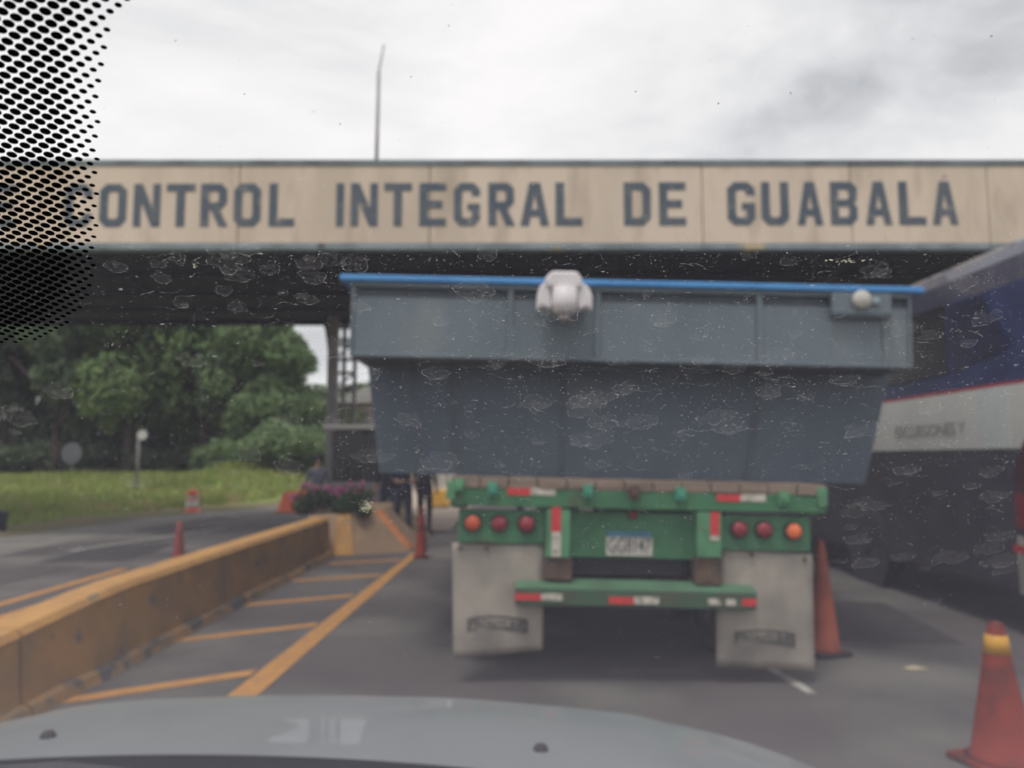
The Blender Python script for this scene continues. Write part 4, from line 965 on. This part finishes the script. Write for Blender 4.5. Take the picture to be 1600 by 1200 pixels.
# ------------------------------------------------------------------ coach on the right
BX0, BY0, BW, BL = 4.35, 6.12, 2.5, 12.2
bus = thing('coach_bus', 'tall navy and white coach with dark lower side standing right of the trailer', 'bus', (BX0, BY0, 0))
def plan(inset, r=0.42, n=8):
    p = []
    for (cx, cy, a0) in ((r, r, 180), (BW - r, r, 270), (BW - r, BL - r, 0), (r, BL - r, 90)):
        for k in range(n + 1):
            a = math.radians(a0 + 90 * k / n); rr = r - inset
            p.append((cx + rr * math.cos(a), cy + rr * math.sin(a)))
    return p
def band(name, zs, m, parent=bus, smooth=False, cap=False, out=0.0):
    b = MB(); n = None
    for z, ins in zs:
        pp = plan(ins - out); n = len(pp); b.v += [(x, y, z) for x, y in pp]
    for j in range(len(zs) - 1):
        b.f += [(j * n + i, j * n + (i + 1) % n, (j + 1) * n + (i + 1) % n, (j + 1) * n + i) for i in range(n)]
    if cap: b.f.append(tuple((len(zs) - 1) * n + i for i in range(n)))
    return b.build(name, m, parent, smooth=smooth)
band('lower_body', [(0.34, 0.05), (0.40, 0.0), (1.595, 0.0)], BUSG)
band('white_band', [(1.595, 0.0), (1.60, -0.004), (2.150, -0.004), (2.155, 0.0)], BUSW)
band('red_stripe', [(2.155, 0.0), (2.157, -0.005), (2.180, -0.005), (2.182, 0.0)], BUSR)
band('upper_body', [(2.182, 0.0), (3.05, 0.02)], BUSN)
band('roof', [(3.05, 0.02), (3.28, 0.05), (3.41, 0.12), (3.49, 0.24), (3.53, 0.40)], BUSROOF, cap=True)
# dark side glazing, one pane after another, ahead of the navy rear pillar
ywin = [1.55, 3.15, 4.75, 6.35, 7.95, 9.55, 11.2]
for a, b in zip(ywin, ywin[1:]):
    MB().hexa([(-0.006, a + .02, 2.34), (0.012, a + .02, 2.34), (0.012, b - .02, 2.34), (-0.006, b - .02, 2.34)], [(0.010, a + .02, 3.06), (0.03, a + .02, 3.06), (0.03, b - .02, 3.06), (0.010, b - .02, 3.06)]).build('side_window', BUSK, bus, bevel=0.003)
MB().add([(-0.007, 0.60, 2.50), (-0.007, 1.50, 2.34), (0.009, 1.50, 3.02), (0.009, 0.95, 3.02)], [(0, 1, 2, 3)]).build('rear_quarter_glass', mat('navy_tinted_glass', (0.016, 0.022, 0.060), (0.014, 0.016, 0.035), rough=0.3), bus)
# seams in the white band and luggage doors below
ws = [1.08, 0.62]
MB().box(-0.007, -0.0045, 0.64, 1.08, 1.602, 2.148).build('band_panel', mat('brighter_white_panel', (0.66, 0.69, 0.68), (0.62, 0.65, 0.64), rough=0.35), bus)
for a, b in ((1.1, 2.25), (4.15, 5.9), (5.9, 7.65), (7.65, 9.4)):
    MB().box(-0.006, 0.0, a + 0.012, b - 0.012, 0.46, 1.50).build('luggage_door', BUSG, bus, bevel=0.004)
    MB().box(-0.016, -0.0065, (a + b) / 2 - 0.08, (a + b) / 2 + 0.08, 0.56, 0.60).build('door_handle', DSTEEL, bus)
# rear left light cluster, wraps round the corner
def corner_patch(name, y0f, y1f, z_of, m, out=0.012, zb=0.9, parent=bus):
    pp = [(0.0 - out, 0.62), (0.0 - out, 0.52)] + [(x, y) for x, y in plan(-out)[:6]]
    b = MB(); n = len(pp)
    for i, (x, y) in enumerate(pp):
        za, zt2 = z_of(i / (n - 1)); b.v += [(x, y, za), (x, y, zt2)]
    b.f = [(2 * i, 2 * i + 1, 2 * i + 3, 2 * i + 2) for i in range(n - 1)]
    return b.build(name, m, parent, smooth=True)
corner_patch('light_housing', 0, 0, lambda u: (1.22 - 0.05 * u, 1.40 + 0.36 * math.sin(min(1, u * 2.2) * PI / 2) - 0.15 * max(0, u - .5)), mat('dark_maroon_lens', (0.09, 0.022, 0.03), (0.05, 0.02, 0.025), rough=0.3))
corner_patch('tail_light', 0, 0, lambda u: (0.93 - 0.08 * u, 1.219 - 0.05 * u), mat('deep_red_lens', (0.30, 0.02, 0.04), (0.22, 0.02, 0.03), rough=0.3), out=0.013)
corner_patch('bumper_corner', 0, 0, lambda u: (0.36, 0.86 - 0.08 * u), mat('dirty_white_bumper', (0.42, 0.41, 0.38), (0.30, 0.29, 0.27), rough=0.6, scale=4), out=0.014)
MB().box(-0.022, -0.015, 0.50, 0.66, 0.71, 0.775).build('reflector', REDT, bus)
# wheels and arches
for y in (3.50, 9.45):
    MB().lathe([(0.50, -0.008), (0.50, 0.10)], 30, (0.0, y, 0.42), ax='x').build('wheel_arch', RUBBER, bus)
    MB().lathe([(0.502, -0.011), (0.53, -0.011), (0.53, 0.0), (0.502, 0.0)], 30, (0.0, y, 0.42), ax='x').build('arch_trim', BUSG, bus)
    wheel(bus, 0.128, y, 0.44, 0.26, DSTEEL); wheel(bus, BW - 0.14, y, 0.44, 0.26, DSTEEL)
MB().box(0.1, BW - 0.1, 0.4, BL - 0.4, 0.34, 0.42).build('underfloor', DSTEEL, bus)
MB().box(0.3, BW - 0.3, -0.012, 0.02, 2.35, 3.0).build('rear_window', BUSK, bus, bevel=0.01)
text_mesh('bus_lettering', 'EXCURSIONES Y', 0.20, BUSINK, bus, Matrix.Translation((-0.009, 1.98, 1.80)) @ Matrix(((0, 0, 1, 0), (-1, 0, 0, 0), (0, 1, 0, 0), (0, 0, 0, 1))) @ Matrix.Diagonal((0.92, 0.9, 1, 1)))

# ------------------------------------------------------------------ the car the photograph was taken from
car = thing('silver_car', 'silver car bonnet and dusty windscreen through which the scene is seen', 'car', (-0.35, 0.9, 0))
def rel(v): return Vector((v[0] + 0.35, v[1] - 0.9, v[2]))
FRONT = [(-1.38, 1.40), (-1.33, 1.50), (-1.22, 1.62), (-1.05, 1.74), (-0.85, 1.81), (-0.52, 1.84), (-0.15, 1.82), (0.14, 1.75), (0.35, 1.69), (0.51, 1.59), (0.62, 1.46), (0.67, 1.38)]
def ip(tab, x):
    if x <= tab[0][0]: return tab[0][1]
    for (a, va), (b, vb) in zip(tab, tab[1:]):
        if x <= b: return va + (vb - va) * (x - a) / (b - a)
    return tab[-1][1]
b = MB(); NXh, NYh = 60, 26
for j in range(NYh + 1):
    for i in range(NXh + 1):
        x = -1.38 + 2.05 * i / NXh
        yr = max(1.13, 1.335 - 0.24 * (x + 0.55) ** 2)
        yf = ip(FRONT, x) * 0.5 + 0.25 * (ip(FRONT, x - 0.05) + ip(FRONT, x + 0.05))
        v = j / NYh
        e_ = abs((x + 0.355) / 1.025)
        if v <= 0.72:
            t_ = v / 0.72; y = yr + (yf - yr) * t_; z = 1.030 - 0.022 * t_ - 0.028 * t_ * t_
        else:
            t_ = (v - 0.72) / 0.28; y = yf + 0.14 * math.sin(t_ * PI / 2); z = 0.980 - 0.012 * t_ - 0.30 * (1 - math.cos(t_ * PI / 2))
        z -= 0.05 * e_ ** 5 + 0.020
        # raised character line near each side
        for cxl in (0.30, -1.01):
            z += 0.010 / (1 + math.exp(-(-(x - cxl) if cxl > 0 else (x - cxl)) / 0.012)) * (1 - 0.3 * v)
        b.v.append(rel((x, y, z)))
k = NXh + 1
b.f = [(j * k + i, j * k + i + 1, (j + 1) * k + i + 1, (j + 1) * k + i) for j in range(NYh) for i in range(NXh)]
hood = b.build('bonnet', SILVER, car, smooth=True)
# wings either side and front end below the bonnet
for sx, x0, x1 in ((-1, -1.44, -1.375), (1, 0.665, 0.73)):
    MB().hexa([rel((x0, -0.4, 0.35)), rel((x1, -0.4, 0.35)), rel((x1, 1.42, 0.35)), rel((x0, 1.42, 0.35))], [rel((x0 + .02, -0.4, 0.93)), rel((x1, -0.4, 0.95)), rel((x1, 1.36, 0.93)), rel((x0 + .02, 1.3, 0.90))]).build('wing', SILVER, car, bevel=0.02)
MB().box(-0.95, 0.95, 0.55, 1.02, 0.25, 0.66).build('front_bumper', SILVER, car, bevel=0.04)
for px, py in ((75, 1152), (845, 1173)):
    p = gnd(px, py, 1.020)
    MB().lathe([(0.014, -0.008), (0.013, 0.004), (0.009, 0.010), (0.001, 0.012)], 16, tuple(rel((p.x, p.y, 1.020)))).build('washer_nozzle', BLACKP, car, smooth=True)
# scuttle panel below the glass and the parked wiper
cb = MB(); n = 40
for i in range(n + 1):
    x = -1.36 + 2.02 * i / n; yr = max(1.125, 1.330 - 0.24 * (x + 0.55) ** 2)
    cb.v += [rel((x, yr, 0.992)), rel((x, yr - 0.10, 0.985)), rel((x, 0.90, 0.93))]
cb.f = [(i * 3 + q_, i * 3 + q_ + 1, (i + 1) * 3 + q_ + 1, (i + 1) * 3 + q_) for i in range(n) for q_ in range(2)]
cb.build('scuttle', BLACKP, car, smooth=True)
wp = MB().tube([rel((-1.10, 1.24, 1.00)), rel((-0.86, 1.25, 1.020)), rel((-0.70, 1.25, 1.026)), rel((-0.55, 1.24, 1.018)), rel((-0.2, 1.20, 1.0)), rel((0.2, 1.13, 0.985))], [0.016, 0.020, 0.024, 0.020, 0.014, 0.010], 10).build('wiper_arm', BLACKP, car, smooth=True)
MB().tube([rel((-0.95, 1.205, 1.0)), rel((-0.2, 1.17, 0.988)), rel((0.3, 1.10, 0.972))], 0.009, 8).build('wiper_blade', RUBBER, wp, smooth=True)

# windscreen plane: raked 33 degrees, crosses eye level 0.36 m ahead of the camera
RK = math.radians(33); Y0 = 0.36
def GP(u, v, off=0.0):           # u across, v up the slope; off > 0 towards the outside
    return rel((u, Y0 - v * math.cos(RK) + off * math.sin(RK), CAM_H + v * math.sin(RK) + off * math.cos(RK)))
def to_glass(px, py):
    r = ray(px, py); t = Y0 * math.tan(RK) / (r.z + r.y * math.tan(RK)); p = r * t
    return p.x, p.z / math.sin(RK)
c8 = []
for off in (0.0, 0.005):
    c8 += [GP(-1.15, 0.33, off), GP(0.62, 0.33, off), GP(0.78, -0.86, off), GP(-1.32, -0.86, off)]
ws_ = MB().add(c8, [(0, 1, 2, 3), (7, 6, 5, 4), (0, 4, 5, 1), (1, 5, 6, 2), (2, 6, 7, 3), (3, 7, 4, 0)]).build('windscreen', GLASS, car)
# printed dots round the mirror foot
BND = [to_glass(*p) for p in ((214, 0), (184, 40), (167, 90), (160, 160), (159, 240), (156, 330), (153, 400), (145, 455), (126, 490), (92, 518), (55, 533), (15, 538), (-60, 540))]
def dist_in(u, v):
    best = 9; inside = True
    for (a, b) in zip(BND, BND[1:]):
        ax, ay, bx, by = *a, *b; dx, dy = bx - ax, by - ay
        t_ = max(0, min(1, ((u - ax) * dx + (v - ay) * dy) / (dx * dx + dy * dy))); best = min(best, math.hypot(u - ax - dx * t_, v - ay - dy * t_))
    # inside = left of and above the polyline
    vb = None
    if v < BND[-1][1]: return -1
    xe = None
    for (a, b) in zip(BND, BND[1:]):
        if b[1] <= v <= a[1] and a[1] != b[1]:
            xx = a[0] + (b[0] - a[0]) * (v - a[1]) / (b[1] - a[1]); xe = xx if xe is None else max(xe, xx)
    if xe is None: xe = BND[0][0] + (v - BND[0][1]) * 0.25
    return best if u < xe else -1
fr = MB(); sp = 0.00315
umin, umax = -0.26, BND[0][0] + 0.02; vmin, vmax = BND[-1][1] - 0.01, 0.30
iu = 0; u = umin
rows = int((vmax - vmin) / (sp * 0.5)) + 1
for rI in range(rows):
    v = vmin + rI * sp * 0.5
    u = umin + (sp * math.sqrt(3) / 2 if rI % 2 else 0)
    while u < umax:
        d = dist_in(u, v)
        if d > 0.0008:
            s = min(1.0, 0.50 + d / 0.0115 * 0.5); s *= 0.00158
            k0 = len(fr.v); nv = 12
            for k in range(nv): fr.v.append(tuple(GP(u + s * math.cos(2 * PI * k / nv), v + s * 0.72 * math.sin(2 * PI * k / nv), -0.0004)))
            fr.f.append(tuple(k0 + k for k in range(nv)))
        u += sp * math.sqrt(3)
fr.build('frit_print', FRIT, ws_, kind='stuff')

# dried drops, dust and insect marks on the outer face of the glass
rng = random.Random(77)
def splotch(u, v, ru, rv, rng, rim, film):
    n = 64; ph = [rng.random() * 6.28 for _ in range(5)]; am = [0.13 * rng.random() for _ in range(5)]
    rf = lambda a: 1 + sum(am[q] * math.sin((q + 2) * a + ph[q]) for q in range(5)) + rng.gauss(0, 0.03)
    R_ = [rf(2 * PI * k / n) for k in range(n)]
    P_ = [(u + ru * R_[k] * math.cos(2 * PI * k / n), v + rv * R_[k] * math.sin(2 * PI * k / n)) for k in range(n)]
    k0 = len(film.v); film.v += [tuple(GP(a, b, 0.0061)) for a, b in P_]; film.f.append(tuple(range(k0, k0 + n)))
    for k in range(n):
        a = 2 * PI * (k + .5) / n
        if rng.random() < (0.28 + 0.22 * math.sin(a)): continue
        wd = ru * (0.012 + 0.06 * rng.random() ** 3) + 0.00008
        (a0, b0), (a1, b1) = P_[k], P_[(k + 1) % n]
        q0, q1 = 1 - wd / ru, 1 - wd / ru
        rim.add([GP(a0, b0, 0.0064), GP(a1, b1, 0.0064), GP(u + (a1 - u) * q1, v + (b1 - v) * q1, 0.0064), GP(u + (a0 - u) * q0, v + (b0 - v) * q0, 0.0064)], [(0, 1, 2, 3)])
rim, film = MB(), MB()
DENS = [(150, 560, 395, 505, 22), (560, 1450, 560, 745, 34), (1390, 1600, 440, 600, 6), (1290, 1600, 720, 960, 20), (500, 1440, 400, 560, 12), (0, 1600, 395, 900, 20), (0, 520, 520, 720, 5)]
for x0, x1, y0, y1, n in DENS:
    for _ in range(n):
        px, py = rng.uniform(x0, x1), rng.uniform(y0, y1)
        u, v = to_glass(px, py); sz = rng.uniform(9, 24) if rng.random() < .8 else rng.uniform(24, 34)
        dep = Y0 - v * math.cos(RK); ru = sz / F * dep
        splotch(u, v, ru, ru * rng.uniform(0.62, 0.95), rng, rim, film)
        if rng.random() < 0.35: splotch(u + rng.uniform(-.4, .4) * ru, v - rng.uniform(.2, .5) * ru, ru * .5, ru * .4, rng, rim, film)
film.build('water_mark_film', FILM, ws_, kind='stuff')
sk_ = MB()
def speck(px, py, rpx, mb, el=1.0):
    u, v = to_glass(px, py); dep = Y0 - v * math.cos(RK); r = rpx / F * dep; n = 5
    a0 = rng.random() * 6
    k0 = len(mb.v)
    for k in range(n):
        rr = r * rng.uniform(0.5, 1.2); a = a0 + 2 * PI * k / n
        mb.v.append(tuple(GP(u + rr * math.cos(a) * el, v + rr * math.sin(a) * 1.3, 0.0068)))
    mb.f.append(tuple(k0 + k for k in range(n)))
for _ in range(34000):
    px = rng.uniform(-80, 1680); py = rng.gauss(640, 190) if rng.random() < .8 else rng.uniform(-60, 1150)
    if py > 1190: continue
    dens = 0.35 + 0.65 * (noise.noise(Vector((px * .012, py * .02, 2))) > -0.05) 
    if 540 < py < 900 and px < 520: dens *= 0.4
    if py > 900: dens *= 0.5
    if py < 380: dens *= 0.14
    if rng.random() > dens: continue
    speck(px, py, rng.uniform(0.30, 0.95) if rng.random() < .975 else rng.uniform(1.1, 2.0), sk_, 1 if rng.random() < .7 else 2.4)
for _ in range(60):          # short crumbly dashes
    px, py = rng.uniform(150, 1600), rng.uniform(400, 880)
    for q_ in range(rng.randrange(4, 14)):
        speck(px + rng.gauss(0, 9), py + rng.gauss(0, 3), rng.uniform(0.5, 1.4), sk_, 1.4)
for _ in range(420):         # thin wriggly residue lines
    px, py = rng.uniform(130, 1600), rng.gauss(600, 150)
    if not 395 < py < 930 or (px < 520 and py > 505 and rng.random() < .7): continue
    a = rng.gauss(0, .5); st = rng.uniform(1.0, 2.6); sgn = rng.choice((-1, 1)); curl = rng.gauss(0, .10)
    q0 = None
    for q_ in range(rng.randrange(6, 20)):
        u, v = to_glass(px, py); dep = Y0 - v * math.cos(RK); wd = rng.uniform(0.25, 0.75) / F * dep
        cur = (GP(u, v + wd, 0.0066), GP(u, v - wd, 0.0066))
        if q0 and rng.random() < .85: rim.add([q0[0], cur[0], cur[1], q0[1]], [(0, 1, 2, 3)])
        q0 = cur; px += math.cos(a) * st * 1.4 * sgn; py += math.sin(a) * st * .8; a += curl + rng.gauss(0, .35)
rim.build('water_mark_rim', SPOT, ws_, kind='stuff')
sk_.build('dust_fleck', SPECK, ws_, kind='stuff')
sp_ = MB()
for _ in range(90): speck(570 + rng.gauss(0, 5.5), 808 + rng.gauss(0, 4.5), rng.uniform(1, 2.6), sp_)
for _ in range(7): speck(297 + rng.gauss(0, 2), 435 + rng.gauss(0, 2.5), 2.2, sp_)
for _ in range(26): speck(1330 + rng.gauss(0, 14), 429 + rng.gauss(0, 1.6), rng.uniform(.8, 1.8), sp_, 2)
for _ in range(30): speck(500 + rng.gauss(0, 45), 700 + rng.gauss(0, 18), rng.uniform(.6, 1.6), sp_)
sp_.build('insect_splat', SPLAT, ws_, kind='stuff')
dk = MB()
for px, py, r in ((1563, 76, 3), (996, 165, 2), (1129, 183, 2.2), (1244, 168, 2), (484, 196, 2), (526, 214, 2), (640, 141, 1.5), (373, 168, 1.8), (264, 84, 2), (1310, 110, 1.6), (700, 60, 1.5)):
    for _ in range(3): speck(px + rng.gauss(0, 1.2), py + rng.gauss(0, .8), r * rng.uniform(.3, .6), dk)
dk.build('dark_grit', mat('dark_grit', (0.14, 0.12, 0.11), rough=0.9), ws_, kind='stuff')
